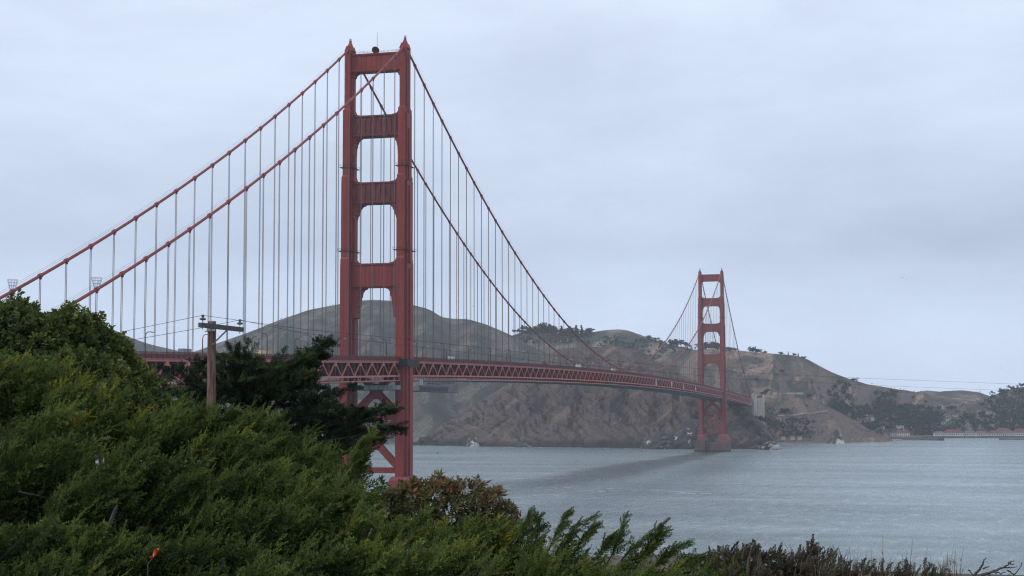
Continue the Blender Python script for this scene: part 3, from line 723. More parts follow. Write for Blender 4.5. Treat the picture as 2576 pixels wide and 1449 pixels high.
# deck --------------------------------------------------------------------
deck = empty('deck', bridge)
PAN = SP / 2
NP0, NP1 = -45, 213                                                   # panel points along the whole deck
py = np.arange(NP0, NP1 + 1) * PAN
def strip(name, x0, x1, dz0, dz1, mat, ylist=py, parent=deck):
    """a member following the deck's grade"""
    m = MB(); n = len(ylist); z = zrail(ylist)
    vs_ = []
    for yy, zz in zip(ylist, z): vs_ += [(x0, yy, zz + dz0), (x1, yy, zz + dz0), (x1, yy, zz + dz1), (x0, yy, zz + dz1)]
    fs = []
    for i in range(n - 1):
        a, b = 4 * i, 4 * i + 4
        fs += [(a + k, a + (k + 1) % 4, b + (k + 1) % 4, b + k) for k in range(4)]
    fs += [(3, 2, 1, 0), tuple(4 * (n - 1) + k for k in range(4))]
    m.add(vs_, fs)
    return m.build(name, mat, parent)
strip('underside', -13.2, 13.2, -11.55, -11.3, M['scaffold'])
strip('road_slab', -12.4, 12.4, -1.75, -1.30, M['asphalt'])
for s in (-1, 1):
    a, b = (XC - .35, XC + .35) if s > 0 else (-XC - .35, -XC + .35)
    strip('top_chord', a, b, -3.0, -1.95, M['red_light'])
    strip('chord_flange', a - .28, b + .28, -2.28, -2.1, M['red_light'])
    strip('bottom_chord', a, b, -9.35, -8.55, M['red_light'])
    strip('lower_chord', a + .05, b - .05, -11.25, -10.75, M['red_light'])
    hg = MB()
    for y in py: hg.box(s * XC - .17, s * XC + .17, y - .2, y + .2, float(zrail(y)) - 10.76, float(zrail(y)) - 9.34)
    tag(hg.build('chord_hanger', M['red_light'], deck), kind='stuff')
    e0, e1 = (XC - .1, XC + .1) if s > 0 else (-XC - .1, -XC + .1)
    strip('sidewalk_fascia', e0 + s * .45, e1 + s * .45, -1.9, -0.95, M['red_dark'])
    strip('hand_rail', e0 + s * .45, e1 + s * .45, -0.12, 0.06, M['red_dark'])
    strip('lower_rail', e0 + s * .45, e1 + s * .45, -0.86, -0.74, M['red_dark'])
    strip('kerb_rail', s * 10.3 - .1, s * 10.3 + .1, -1.25, -0.55, M['red_dark'])
    pk = MB()
    for yy in np.arange(py[0], py[-1], 0.55):
        zz = float(zrail(yy)); xx = s * (XC + .45)
        pk.add([(xx, yy, zz - .95), (xx, yy + .2, zz - .95), (xx, yy + .2, zz - .1), (xx, yy, zz - .1),
                (xx + .06, yy, zz - .95), (xx + .06, yy + .2, zz - .95), (xx + .06, yy + .2, zz - .1), (xx + .06, yy, zz - .1)], [(0, 1, 2, 3), (7, 6, 5, 4), (0, 3, 7, 4), (1, 5, 6, 2)])
    tag(pk.build('railing_pickets', M['red_dark'], deck), kind='stuff')
    br_ = MB()
    for yy in np.arange(py[0], py[-1], PAN / 2):
        zz = float(zrail(yy)); xx = s * (XC + .56)
        br_.box(min(xx, xx + s * .14), max(xx, xx + s * .14), yy - .09, yy + .09, zz - 1.94, zz - 0.1)
        br_.box(min(xx, xx + s * .3), max(xx, xx + s * .3), yy - .1, yy + PAN * .22, zz - 1.93, zz - 1.68)
    tag(br_.build('sidewalk_bracket', M['red'], deck), kind='stuff')
    # warren truss
    far = MB()
    for i in range(len(py) - 1):
        y0, y1 = py[i], py[i + 1]
        k = NP0 + i
        zt0, zb0 = float(zrail(y0)) - 2.9, float(zrail(y0)) - 8.9
        zt1, zb1 = float(zrail(y1)) - 2.9, float(zrail(y1)) - 8.9
        p, q = ((0, y0, zt0), (0, y1, zb1)) if k % 2 == 0 else ((0, y0, zb0), (0, y1, zt1))
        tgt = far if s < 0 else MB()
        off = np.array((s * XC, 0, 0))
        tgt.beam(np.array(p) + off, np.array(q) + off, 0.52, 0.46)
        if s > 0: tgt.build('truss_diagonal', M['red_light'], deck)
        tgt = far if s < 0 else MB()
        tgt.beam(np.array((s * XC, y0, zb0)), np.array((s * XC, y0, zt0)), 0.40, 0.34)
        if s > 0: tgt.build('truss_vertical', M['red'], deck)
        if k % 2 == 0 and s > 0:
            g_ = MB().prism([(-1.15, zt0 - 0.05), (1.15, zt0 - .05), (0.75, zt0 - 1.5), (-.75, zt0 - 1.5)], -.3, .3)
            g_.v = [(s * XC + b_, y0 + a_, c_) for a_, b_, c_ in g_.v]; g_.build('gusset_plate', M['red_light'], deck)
    if s < 0: tag(far.build('west_truss', M['red_dark']), None, kind='stuff').parent = deck  # shade behind the near truss put into its darker red
for y in (745.0, 842.0, 925.0, 1017.0):                             # four pale access panels on the seaward truss
    z = float(zrail(y)); MB().box(XC + .5, XC + .62, y - 3.2, y + 3.2, z - 8.4, z - 3.2).build('access_panel', M['tarp'], deck)
fb = MB(); lb = MB(); sg = MB()
for i, y in enumerate(py):
    z = float(zrail(y))
    fb.box(-13.3, 13.3, y - .3, y + .3, z - 3.9, z - 1.76)
    lb.box(-13.3, 13.3, y - .25, y + .25, z - 9.3, z - 8.75)
    if i < len(py) - 1:
        z1 = float(zrail(py[i + 1]))
        sx = 1 if i % 2 else -1
        lb.beam((-13.3 * sx, y, z - 9.02), (0, py[i + 1], z1 - 9.02), .45, .4); lb.beam((13.3 * sx, y, z - 9.04), (0, py[i + 1], z1 - 9.04), .45, .4)
sw = MB()
for y in py:                                                          # full-depth cross frames under the road
    z = float(zrail(y)); y_ = y + .35
    for x0, x1 in ((-13.2, -6.6), (-6.6, 0), (0, 6.6), (6.6, 13.2)):
        up0 = x0 in (-13.2, 0); sw.beam((x0, y_, z - (8.8 if up0 else 3.6)), (x1, y_, z - (3.6 if up0 else 8.8)), .42, .5)
    for x in (-9.9, -6.6, -3.3, 0, 3.3, 6.6, 9.9): sw.box(x - .2, x + .2, y_ - .62, y_ - .27, z - 8.8, z - 3.6)
tag(sw.build('sway_frame', M['red_dark'], deck), kind='stuff')
tag(fb.build('floor_beam', M['red_dark'], deck), kind='stuff'); tag(lb.build('lateral_brace', M['red_dark'], deck), kind='stuff')
for xx in (-9, -5.4, -1.8, 1.8, 5.4, 9): strip('stringer', xx - .18, xx + .18, -2.9, -1.76, M['red_dark'])

# scaffold hung under the deck by the near tower
wp = tag(empty('work_platform'), 'grey maintenance scaffold hung below the deck beside the near tower', 'scaffold')
m = MB(); m.box(10, 17.5, 12, 78, 60.6, 60.9); m.box(-7, 17, -12.5, -9.2, 60.8, 61.1); m.build('platform_floor', M['scaffold'], wp)
m = MB()
for zz in (60.9, 62.0, 63.2): m.beam((17.4, 12, zz), (17.4, 78, zz), .12, .12)
for yy in np.arange(12, 78.1, 3): m.box(17.35, 17.45, yy - .06, yy + .06, 60.9, 67.4)
for i, yy in enumerate(np.arange(12, 75, 3)): m.beam((17.4, yy, 60.9 if i % 2 else 63.2), (17.4, yy + 3, 63.2 if i % 2 else 60.9), .09, .09)
m.build('guard_frame', M['scaffold'], wp)
for (y0, y1, z0, z1, mt) in ((12, 18, 63.6, 66.2, 'tarp'), (26, 44, 64.2, 65.0, 'scaffold'), (48, 66, 64.8, 65.4, 'scaffold'), (13, 60, 61.0, 63.0, 'scaffold')):
    MB().box(17.15, 17.25, y0, y1, z0, z1).build('side_sheet', M[mt], wp)
MB().box(-1.5, 16.2, -12.7, -12.6, 61.2, 63.1).build('front_sheet', M['tarp'], wp)
MB().box(-7, -1.6, -12.7, -12.6, 61.1, 63.0).build('front_sheet', M['scaffold'], wp)
m = MB()
for x in np.linspace(-7, 16.2, 12): m.box(x - .07, x + .07, -12.85, -12.72, 61, 67.6)
m.beam((16.2, -12.8, 63.0), (18.4, -12.8, 63.2), .1, .1); m.beam((16.2, -12.8, 61.2), (18.4, -12.8, 63.2), .1, .1)
m.build('hanger', M['scaffold'], wp)
m = MB(); m.box(9.3, 18.0, -9.0, -8.7, 71.6, 75.4); m.box(17.75, 18.05, -8.69, 9.0, 71.9, 75.2); m.build('dark_netting', M['black'], wp)

# concrete pylons at the ends
def pylon(y, label, z0):
    r = tag(empty('concrete_pylon', loc=(0, y, 0)), label, 'pylon')
    for s in (-1, 1):
        m = MB(); c = s * 16.6
        m.box(c - 1.7, c + 1.7, -5, 5, z0, 74.0); m.box(c - 2.0, c + 2.0, -5.6, 5.6, z0, 60); m.box(c - 1.2, c + 1.2, -4.2, 4.2, 73.9, 75.4)
        m.box(c - .5, c + .5, -5.9, 5.9, z0, 68)
        m.build('shaft', M['concrete'], r)
    MB().box(-13.9, 13.9, -3.0, 3.0, z0, 58).build('cross_wall', M['concrete'], r)
    return r
pylon(L + SIDE + 3, 'pale concrete pylon shafts where the bridge meets the headland', 8)
pylon(-SIDE - 6, 'concrete pylon at the city end of the side span', 20)
cp = tag(empty('concrete_pier', loc=(0, 1772, 0)), 'pale concrete pier block with a light recessed panel beyond the far pylon', 'pier')
m = MB(); m.box(6.5, 18.7, 0, 16, 20, 69.5); m.build('block', M['tan_wall'], cp)
MB().box(9.2, 15.4, -.6, 0.3, 52, 68.8).build('panel', M['concrete'], cp)
for x in (7.0, 17.4): MB().box(x - .9, x + 1.3, -1.4, 2, 24, 75).build('pilaster', M['concrete'], cp)
MB().box(8, 16.5, -.3, 6, 69.5, 73.0).build('parapet', M['red'], cp)

# street lamps along both railings
ORD = ['first', 'second', 'third', 'fourth', 'fifth', 'sixth', 'seventh', 'eighth', 'ninth', 'tenth', 'eleventh', 'twelfth', 'thirteenth', 'fourteenth', 'fifteenth']
def make_lamp():
    r = empty('street_lamp')
    m = MB(); m.tube([(0, 0, 0), (0, 0, 6.6), (0, 0, 7.6)], [.26, .2, .17], 6); m.box(-.28, .28, -.28, .28, 0, .9); m.build('pole', M['lamp_paint'], r)
    m = MB(); m.tube([(0, 0, 7.5), (-.25, 0, 8.3), (-.9, 0, 8.85), (-2.3, 0, 8.9)], [.17, .17, .15, .12], 6); m.build('arm', M['lamp_paint'], r)
    m = MB(); m.frust(-2.9, 0, 8.5, .75, .35, 8.9, .6, .22); m.build('lamp_head', M['metal_grey'], r)
    return r
lamp0 = None
for s in (1, -1):
    for j in range(-5, 34):
        y = j * 3 * SP + 22.0
        if -300 < y < L + 300:
            if lamp0 is None: o = lamp0 = make_lamp()
            else: o = copy_tree(lamp0)
            o.location = (s * 12.9, y, float(zrail(y)) - 1.3); o.rotation_euler = (0, 0, 0 if s > 0 else PI)
            side = 'near' if s > 0 else 'far'
            if j < 0: lab = f'curved street lamp on the {side} railing, {ORD[-j - 1]} to the left of the near tower'
            elif y < L / 2: lab = f'curved street lamp on the {side} railing, {ORD[j]} to the right of the near tower'
            elif y < L: lab = f'curved street lamp on the {side} railing, {ORD[int((L - y) // (3 * SP))]} to the left of the far tower'
            else: lab = f'curved street lamp on the {side} railing, {ORD[int((y - L) // (3 * SP))]} past the far tower'
            tag(o, lab, 'street lamp', 'curved street lamps along the bridge railings')

# vehicles on the deck whose tops show over the railing
def vehicle(x, y, ln, w, h, mat, label, cat, name, cab=0.0):
    r = tag(empty(name, loc=(x, y, float(zrail(y)) - 1.28)), label, cat, 'vehicles crossing the bridge')
    m = MB(); m.box(-w / 2, w / 2, -ln / 2, ln / 2 - cab, .55, h); m.build('body', mat, r)
    c = MB(); c.frust(0, ln / 2 - max(cab, 1.4) / 2, .5, w / 2 - .03, max(cab, 1.4) / 2 - .02, (h * .82 if cab else h - .02), w / 2 - .2, max(cab, 1.4) / 2 - .35); c.build('cab', mat, r)
    MB().box(-w / 2 + .2, w / 2 - .2, ln / 2 - .1, ln / 2 + .02, h * .5, h * .68).build('windscreen', M['glass_dark'], r)
    for sx in (-1, 1):
        for yy in (-ln * .3, ln * .33):
            q = MB(); q.tube([(sx * (w / 2 - .3), yy, .48), (sx * (w / 2 + .01), yy, .48)], .48, 10); q.build('wheel', M['black'], r)
    return r
vehicle(8.5, 424, 9.5, 2.5, 3.9, M['white'], 'white box truck on the deck near the lowest dip of the cable', 'truck', 'box_truck', 2.0)
vehicle(8.5, 96, 6.0, 2.1, 2.7, M['white'], 'white van just right of the near tower', 'van', 'van')
vehicle(6.0, -215, 6.0, 2.1, 2.7, M['metal_grey'], 'grey van on the deck left of the utility pole', 'van', 'van')
vehicle(6.0, -148, 6.2, 2.1, 2.8, M['cream'], 'cream van on the deck above the cypress', 'van', 'van')
vehicle(9.0, 250, 5.5, 2.1, 2.5, M['metal_grey'], 'grey van midway between the near tower and the white truck', 'van', 'van')
vehicle(5.0, 330, 8.0, 2.5, 3.4, M['roof_brown'], 'brown delivery truck just left of the white box truck', 'truck', 'box_truck', 1.8)
vehicle(9.0, 700, 6.0, 2.1, 2.7, M['white'], 'white van right of the white bus', 'van', 'van')
vehicle(8.5, 560, 11.0, 2.5, 3.3, M['white'], 'white bus where the cable dips to the railing', 'bus', 'bus', 1.5)

# ================================================================ FAR SHORE
def tri_clumps(centres, radii, n, size, tint, flat=0.8, squash=1.0):
    """leaf clumps: random quads scattered through ellipsoids; returns V, F, tint"""
    C = np.repeat(centres, n, 0); R = np.repeat(radii, n, 0)
    k = len(C)
    d = rng.normal(size=(k, 3)); d /= np.linalg.norm(d, axis=1)[:, None]
    rr = rng.random(k) ** 0.4
    P = C + d * R * rr[:, None]
    a = rng.normal(size=(k, 3)); a /= np.linalg.norm(a, axis=1)[:, None]
    b = np.cross(a, d + 1e-3); b /= np.linalg.norm(b, axis=1)[:, None]
    s = (size * (0.6 + 0.8 * rng.random(k)))[:, None] if np.isscalar(size) else (np.repeat(size, n) * (0.6 + 0.8 * rng.random(k)))[:, None]
    V = np.stack([P - a * s, P + b * s * .7, P + a * s, P - b * s * .7], 1).reshape(-1, 3)
    F = np.arange(4 * k).reshape(k, 4)
    t = np.repeat(np.clip(np.repeat(tint, n) + rng.normal(0, .18, k), 0, 1), 4)
    return V, F, t

def tree_mesh(kind, h):
    """crown (V, F, tint) for one far tree of height h standing at the origin"""
    if kind == 'conifer':
        zs = np.linspace(.15, .98, 9); cs = np.array([(rng.normal(0, .02) * h, rng.normal(0, .02) * h, z * h) for z in zs])
        rs = np.array([((1.05 - z) * .23 * h,) * 2 + (.09 * h,) for z in zs])
    elif kind == 'umbrella':
        cs = np.array([(rng.normal(0, .26) * h, rng.normal(0, .26) * h, (.60 + .24 * rng.random()) * h) for _ in range(9)])
        rs = np.array([(.24 * h, .24 * h, .17 * h)] * 9)
    else:
        cs = np.array([(rng.normal(0, .24) * h, rng.normal(0, .24) * h, (.30 + .46 * rng.random()) * h) for _ in range(9)])
        rs = np.array([(.30 * h, .30 * h, .25 * h)] * 9)
    return tri_clumps(cs, rs, 34, .085 * h, rng.random(len(cs)) * .7)

PROTO = {}
for kind in ('round', 'conifer', 'umbrella'):
    for i in range(3):
        V, F, t = tree_mesh(kind, 1.0)
        me = np_mesh('crown', V, F, M['fartree'], attrs={'tint': t})
        tr = MB().tube([(0, 0, 0), (.01, 0, .4), (0, .01, .75)], [.035, .025, .01], 6).build('trunk', M['bark'])
        PROTO[kind, i] = (me.data, tr.data)
        bpy.data.objects.remove(me); bpy.data.objects.remove(tr)

def far_tree(p, h, kind, label, group, wide=1.0):
    i = random.randrange(3); cm, tm = PROTO[kind, i]
    r = tag(empty({'round': 'round_tree', 'conifer': 'conifer_tree', 'umbrella': 'spreading_tree'}[kind], loc=tuple(p)), label, 'tree', group)
    r.scale = (h * wide, h * wide, h); r.rotation_euler = (0, 0, random.random() * 6)
    link(bpy.data.objects.new('trunk', tm), r); link(bpy.data.objects.new('crown', cm), r)
    return r

TOC_ = -np.array([FW[0], FW[1], 0.0]); TOC_ /= np.linalg.norm(TOC_)
RH_ = np.array([RT[0], RT[1], 0.0]); RH_ /= np.linalg.norm(RH_)
# ridge trees: (u, base v, depth, height in px of the 2576 view, kind, label)
def H(px, d): return px * d / FD
ridge = [
 (1303, 843, 3340, 16, 'umbrella', 'leftmost spreading tree on the wooded ridge behind the main span', 1.1),
 (1318, 838, 3340, 20, 'umbrella', 'leaning open crowned tree second from the left on the wooded ridge', 1.0),
 (1335, 836, 3340, 15, 'round', 'small round tree between the open crowned tree and the tallest clump', 1.2),
 (1356, 838, 3340, 24, 'round', 'tall left tree of the highest clump on the wooded ridge', 1.0),
 (1370, 838, 3340, 30, 'round', 'tallest tree of the highest clump on the wooded ridge', 1.0),
 (1384, 840, 3340, 25, 'round', 'right hand tree of the highest clump on the wooded ridge', 1.1),
 (1398, 843, 3335, 22, 'round', 'round tree just right of the highest clump', 1.1),
 (1412, 843, 3335, 22, 'conifer', 'narrow dark tree in the ridge wood above the cable', 1.3),
 (1425, 844, 3335, 23, 'round', 'round tree in the middle of the ridge wood above the cable', 1.1),
 (1438, 844, 3335, 22, 'round', 'round tree near the right end of the ridge wood', 1.0),
 (1450, 844, 3335, 24, 'conifer', 'dark tree leaning over the cable at the right end of the ridge wood', 1.3),
 (1463, 842, 3335, 22, 'conifer', 'lone pointed conifer right of the ridge wood', 1.1),
 (1474, 840, 3335, 12, 'conifer', 'short conifer beside the lone pointed one', 1.0),
 (1484, 839, 3335, 16, 'round', 'rounded bushy tree at the right end of the ridge trees', 1.5),
 (1632, 852, 3290, 10, 'round', 'small round tree starting the row right of the smooth hilltop', 1.2),
 (1648, 858, 3290, 9, 'umbrella', 'low open tree left of the far tower cable', 1.3),
 (1662, 862, 3290, 8, 'round', 'low tree under the far tower cable', 1.2),
 (1690, 868, 3270, 16, 'round', 'tall tree left of the far tower on the ridge', 1.0),
 (1700, 868, 3270, 17, 'round', 'dark tree in the group left of the far tower', 1.2),
 (1712, 869, 3270, 14, 'round', 'wide tree in the group left of the far tower', 1.5),
 (1724, 871, 3270, 12, 'round', 'rightmost tree of the group left of the far tower', 1.2),
 (1775, 881, 3010, 22, 'round', 'dark tree seen through the far tower on the left', 1.2),
 (1788, 881, 3010, 24, 'round', 'tallest dark tree seen through the far tower', 1.2),
 (1802, 880, 3010, 18, 'round', 'dark tree seen through the far tower on the right', 1.2),
 (1835, 882, 2990, 11, 'round', 'low tree right of the far tower', 1.6),
 (1850, 883, 2990, 9, 'round', 'lower tree beside the far side cable', 1.6),
 (1896, 886, 2985, 15, 'round', 'left tree of the lone clump on the tan ridge', 1.3),
 (1908, 887, 2985, 11, 'round', 'right tree of the lone clump on the tan ridge', 1.4),
 (1922, 889, 2985, 7, 'round', 'small bush trailing the lone clump on the tan ridge', 1.6),
 (1964, 891, 2985, 7, 'round', 'small bush on the tan ridge left of the thin conifer', 1.4),
 (1983, 894, 2985, 9, 'conifer', 'thin conifer on the tan ridge', 0.9),
 (1998, 897, 2985, 9, 'umbrella', 'small open tree at the tan summit', 1.1),
 (2008, 899, 2985, 10, 'conifer', 'small pointed tree at the tan summit', 1.0),
 (2020, 904, 2985, 9, 'round', 'round bush just past the tan summit', 1.4),
 (2150, 958, 3020, 8, 'round', 'dark bush on the descending tan ridge', 1.8),
]
for u, v, d, hp, kind, lab, wide in ridge:
    far_tree(at(u, v + 2, d), H(hp + 2, d), kind, lab, 'trees along the far ridges', wide)

CLEAR = [(2239, 2274, 0, 1076.5), (2288, 2293, 0, 1077), (2216, 2224, 0, 1075), (2173, 2197, 0, 1052), (2224, 2232, 0, 1060), (2424, 2442, 0, 1077), (2464, 2476, 0, 1080), (2366, 2394, 0, 1048), (2380, 2391, 0, 1059), (2400, 2412, 0, 1048), (2369, 2378, 0, 1067), (2425, 2438, 0, 1063), (2508, 2546, 0, 1091)]
def forest(name, boxes, label, hmin=8, hmax=17, mat='fartree', thr=0.36, k=4, leaf=11):
    """a far wood that reads as one mass: crowns standing on the hill mesh"""
    Vs, Fs, Ts = [], [], []; n0 = 0
    for (hillname, u0, u1, v0, v1, count) in boxes:
        P, _ = HILL_PTS[hillname]
        pts = P.reshape(-1, 3)
        d = pts - CAM; dep = d @ FW
        uu = 1288 + FD * (d @ RT) / dep; vv = 724.5 - FD * (d @ UP) / dep
        nn = fbm(uu / 26, vv / 18, 5, 3)
        ok = np.where((uu > u0) & (uu < u1) & (vv > v0) & (vv < v1) & (nn > thr))[0]
        if len(ok) == 0: continue
        for i in rng.choice(ok, count):
            if any(h_[0] - 4 < uu[i] < h_[1] + 4 and h_[3] - 1 < vv[i] < h_[3] + 15 for h_ in CLEAR): continue   # clearings in front of the houses
            h = rng.uniform(hmin, hmax)
            base = pts[i] + np.array([rng.normal(0, 5), rng.normal(0, 5), -1.0])
            cs = base + np.stack([rng.normal(0, .22 * h, k), rng.normal(0, .22 * h, k), (.35 + .45 * rng.random(k)) * h], -1)
            V, F, t = tri_clumps(cs, np.full((k, 3), .28 * h) * np.array([1, 1, .85]), leaf, .13 * h, rng.random(k) * .75)
            Vs.append(V); Fs.append(F + n0); Ts.append(t); n0 += len(V)
    o = np_mesh(name, np.concatenate(Vs), np.concatenate(Fs), M[mat], attrs={'tint': np.concatenate(Ts)})
    return tag(o, label, kind='stuff')
forest('wood', [('hill.002', 1310, 1480, 826, 866, 260), ('hill.002', 1500, 1760, 850, 930, 420)], 'dark wood on the shoulder of the hill behind the main span', 4, 9)
forest('wood', [('hill.003', 2060, 2350, 1028, 1098, 900), ('hill.003', 2092, 2140, 965, 1040, 60), ('hill.003', 2200, 2250, 990, 1030, 50), ('hill.003', 2350, 2620, 1046, 1094, 430), ('hill.003', 2350, 2400, 1042, 1060, 30), ('hill.003', 2520, 2620, 1030, 1060, 90)],
       'blue green wood around the white buildings of the cove', 7, 14, thr=0.30)
forest('wood', [('hill.006', 2470, 2640, 955, 1075, 750)], 'dense dark wood on the hill at the end of the cove', 5, 10, thr=0.1)
forest('thicket', [('headland', 1930, 2040, 1056, 1102, 330), ('headland', 1890, 1960, 1020, 1060, 50)], 'green thicket low on the slope right of the pylons', 3, 6, 'scrub', 0.3)
forest('scrub', [('hill.003', 1720, 2340, 885, 1060, 700), ('hill.004', 2300, 2600, 985, 1030, 260), ('headland', 1900, 2230, 995, 1100, 160)], 'low scrub dotted over the tan slopes', 1.5, 5, 'scrub', 0.52, 2, 9)
forest('scrub', [('hill.001', 420, 1400, 760, 1118, 2200), ('headland.001', 1050, 1960, 875, 1010, 350), ('hill.002', 1280, 1700, 835, 930, 240)], 'low scrub over the grey green hills', 1.2, 4, 'scrub', 0.5, 2, 8)

def on_hill(h, u, v):
    """the point of a hill's seaward slope that shows at (u, v)"""
    P = HILL_PTS[h][0].reshape(-1, 3); d = P - CAM; dep = d @ FW
    e_ = (1288 + FD * (d @ RT) / dep - u) ** 2 + ((724.5 - FD * (d @ UP) / dep - v) * 2.0) ** 2
    return P[np.argmin(e_)]
for h, u, v, hp, wide, lab in (('hill.003', 1964, 938, 11, 1.7, 'round dark bush alone on the tan slope above the wires'), ('hill.003', 1902, 957, 7, 1.8, 'flat dark bush on the tan slope between the wires'),
                               ('hill.003', 1932, 990, 14, 1.1, 'tall tree behind the parked vans on the shelf'), ('hill.003', 1922, 992, 9, 1.5, 'lower tree behind the pylons'), ('headland', 1978, 1042, 18, 1.4, 'big round bush alone on the lower tan slope'),
                               ('headland', 2028, 1021, 6, 1.4, 'small bush on the lower tan slope below the shelf end'), ('hill.003', 2222, 1024, 20, 1.5, 'large round tree standing above the cove wood'), ('hill.003', 2038, 998, 9, 1.8, 'dark bush at the right end of the shelf'),
                               ('hill.004', 2420, 1010, 6, 2.0, 'dark bush on the low tan hill at the back'), ('hill.003', 2392, 1030, 12, 1.6, 'round tree on the tan ground above the barracks'), ('hill.003', 2470, 1020, 9, 1.7, 'dark bush near the foot of the wooded hill'),
                               ('hill.003', 2330, 1012, 7, 1.8, 'dark bush on the tan saddle'), ('hill.003', 2296, 1000, 6, 1.8, 'small dark bush on the lower tan ridge')):
    p = on_hill(h, u, v); far_tree(p - np.array([0, 0, 1.0]), H(hp, (p - CAM) @ FW), 'round', lab, 'single trees and bushes on the slopes', wide)
rp = [np.array([0, 0, -.3]) * rng.random() + on_hill('headland', u, np.interp(u, [1955, 1990, 2020, 2050, 2075, 2092], [1045, 1044, 1041, 1038, 1034, 1028])) for u in range(1955, 2093, 6)]
m = MB(); vs_ = []
for p in rp: vs_ += [p + (0, 0, 1.0), p + np.array([0, 0, -0.9]) + TOC_ * 2.4]
m.add(vs_, [(2 * i, 2 * i + 1, 2 * i + 3, 2 * i + 2) for i in range(len(rp) - 1)])
M['road_cut'] = mottled('bare_road_cut', (0.19, 0.13, 0.10), (0.28, 0.20, 0.155), 0.06, 0.95)
tag(m.build('road', M['road_cut']), 'pale road cut slanting across the lower tan slope', kind='structure')

for u, v, hp, lab in ((1893, 1066, 22, 'dark tree at the left foot of the concrete pier'), (1903, 1068, 26, 'tall dark tree before the concrete pier'), (1913, 1066, 20, 'dark tree at the right foot of the concrete pier'), (1924, 1064, 16, 'smaller tree right of the concrete pier'), (1884, 1064, 18, 'dark tree under the end of the deck')):
    far_tree(at(u, v, 2440), H(hp, 2440), 'round', lab, 'trees round the concrete pier', 1.1)
def blob(name, u, d, wpx, hpx, dep, mat, label, seed, peak=1.0, z0=-2.0):
    """a rough sea rock standing in the water"""
    base = at_z(u, d, z0); wx = wpx * d / FD / 2; hh = hpx * d / FD - z0
    nu, nv = 40, 22
    A, B = np.meshgrid(np.linspace(0, 2 * PI, nu + 1)[:-1], np.linspace(0, 1, nv))
    rad = (1 - B ** peak) ** (0.75 if peak > 1 else 1.0) * (1 + .45 * (fbm(A * 1.9 + 3 * np.cos(A), B * 4 + 3 * np.sin(A), seed, 4, True) - .6))
    X = rad * np.cos(A) * wx; Y = rad * np.sin(A) * dep / 2
    Z = B * hh * (1 + .5 * (fbm(X / (wx * .35) + 9, Y / (wx * .35), seed + 3, 4) - .5) * (B < .98))
    V = np.stack([X * RT[0] + Y * FW[0], X * RT[1] + Y * FW[1], Z], -1).reshape(-1, 3)
    idx = np.arange(nu * nv).reshape(nv, nu); nx = np.roll(idx, -1, 1)
    F = np.stack([idx[:-1], nx[:-1], nx[1:], idx[1:]], -1).reshape(-1, 4)
    return tag(np_mesh(name, V, F, mat, smooth=False, loc=tuple(base)), label, 'rock')
blob('sea_rock', 2104, 2440, 48, 42, 24, M['rock'], 'pointed sea stack streaked white standing off the cove', 5, 1.0)
blob('sea_rock', 1938, 2074, 52, 20, 30, M['rock'], 'low rock with a white crown at the tip of the headland', 8, 2.6)
blob('sea_rock', 1905, 2088, 40, 12, 26, M['rock_dark'], 'low brown rock joined to the white crowned one', 9, 2.4)
blob('sea_rock', 1668, 2142, 118, 46, 60, M['rock_dark'], 'big dark shore rock spotted white left of the far pier', 12, 1.6)
blob('sea_rock', 1738, 2140, 120, 74, 70, M['rock_dark'], 'tall dark crag just left of the far pier', 14, 1.5)
blob('sea_rock', 1190, 2292, 34, 28, 26, M['rock'], 'white limed rock at the foot of the headland', 22, 1.8)
blob('sea_rock', 1320, 2240, 44, 18, 24, M['rock_dark'], 'dark low rock at the foot of the headland below mid span', 25, 1.8)
# surf along the foot of the headland
fv, ff = [], []
for u in np.arange(1040, 1965, 3.0):
    if fbm(np.array([u / 40.0]), np.array([3.0]), 77, 3)[0] < 0.47: continue
    d = np.interp(u, [1035, 1100, 1200, 1400, 1620, 1800, 1900, 1962], [2370, 2345, 2290, 2215, 2150, 2120, 2095, 2085]) - rng.uniform(6, 16)
    a = at_z(u, d, .06); ln = rng.uniform(4, 12); dp = rng.uniform(2, 6); n = len(fv)
    for k in range(7):
        w = 2 * PI * k / 7; rr = rng.uniform(.6, 1.1)
        fv.append(a + RT * math.cos(w) * ln * rr + np.array([FW[0], FW[1], 0]) * math.sin(w) * dp * rr + (0, 0, -RT[2] * math.cos(w) * ln * rr))
    ff.append(tuple(range(n, n + 7)))
for i in range(len(fv)): fv[i][2] = 0.05
_f = MB(); _f.v = [tuple(p) for p in fv]; _f.f = ff
M['foam'] = mottled('sea_foam', (0.35, 0.38, 0.40), (0.62, 0.64, 0.65), 0.3, 0.9)
tag(_f.build('foam', M['foam']), 'white surf along the foot of the headland', kind='stuff')

fl = MB()
for (u0, u1, v, n_) in ((1478, 1665, 1233, 26), (1345, 1420, 1244, 12), (1385, 1440, 1228, 7), (1700, 1790, 1240, 6), (2040, 2300, 1222, 12), (1900, 2080, 1283, 8)):
    for k in range(n_):
        u = rng.uniform(u0, u1); vv = v + rng.normal(0, 2.2); a = at_z(u, 51.46 * FD / (vv - 1032.0), .06); lx = rng.uniform(1.5, 6.5); ly = rng.uniform(.6, 2.4); n = len(fl.v); q = [rng.uniform(.5, 1.1) for _ in range(8)]
        fl.v += [(a[0] + RH_[0] * math.cos(w) * lx * r_ - RH_[1] * math.sin(w) * ly * r_, a[1] + RH_[1] * math.cos(w) * lx * r_ + RH_[0] * math.sin(w) * ly * r_, .06) for w, r_ in zip(np.linspace(0, 2 * PI, 9)[:-1], q)]
        fl.f.append(tuple(range(n, n + 8)))
tag(fl.build('foam', M['foam']), 'thin broken pale current lines on the open water', kind='stuff')
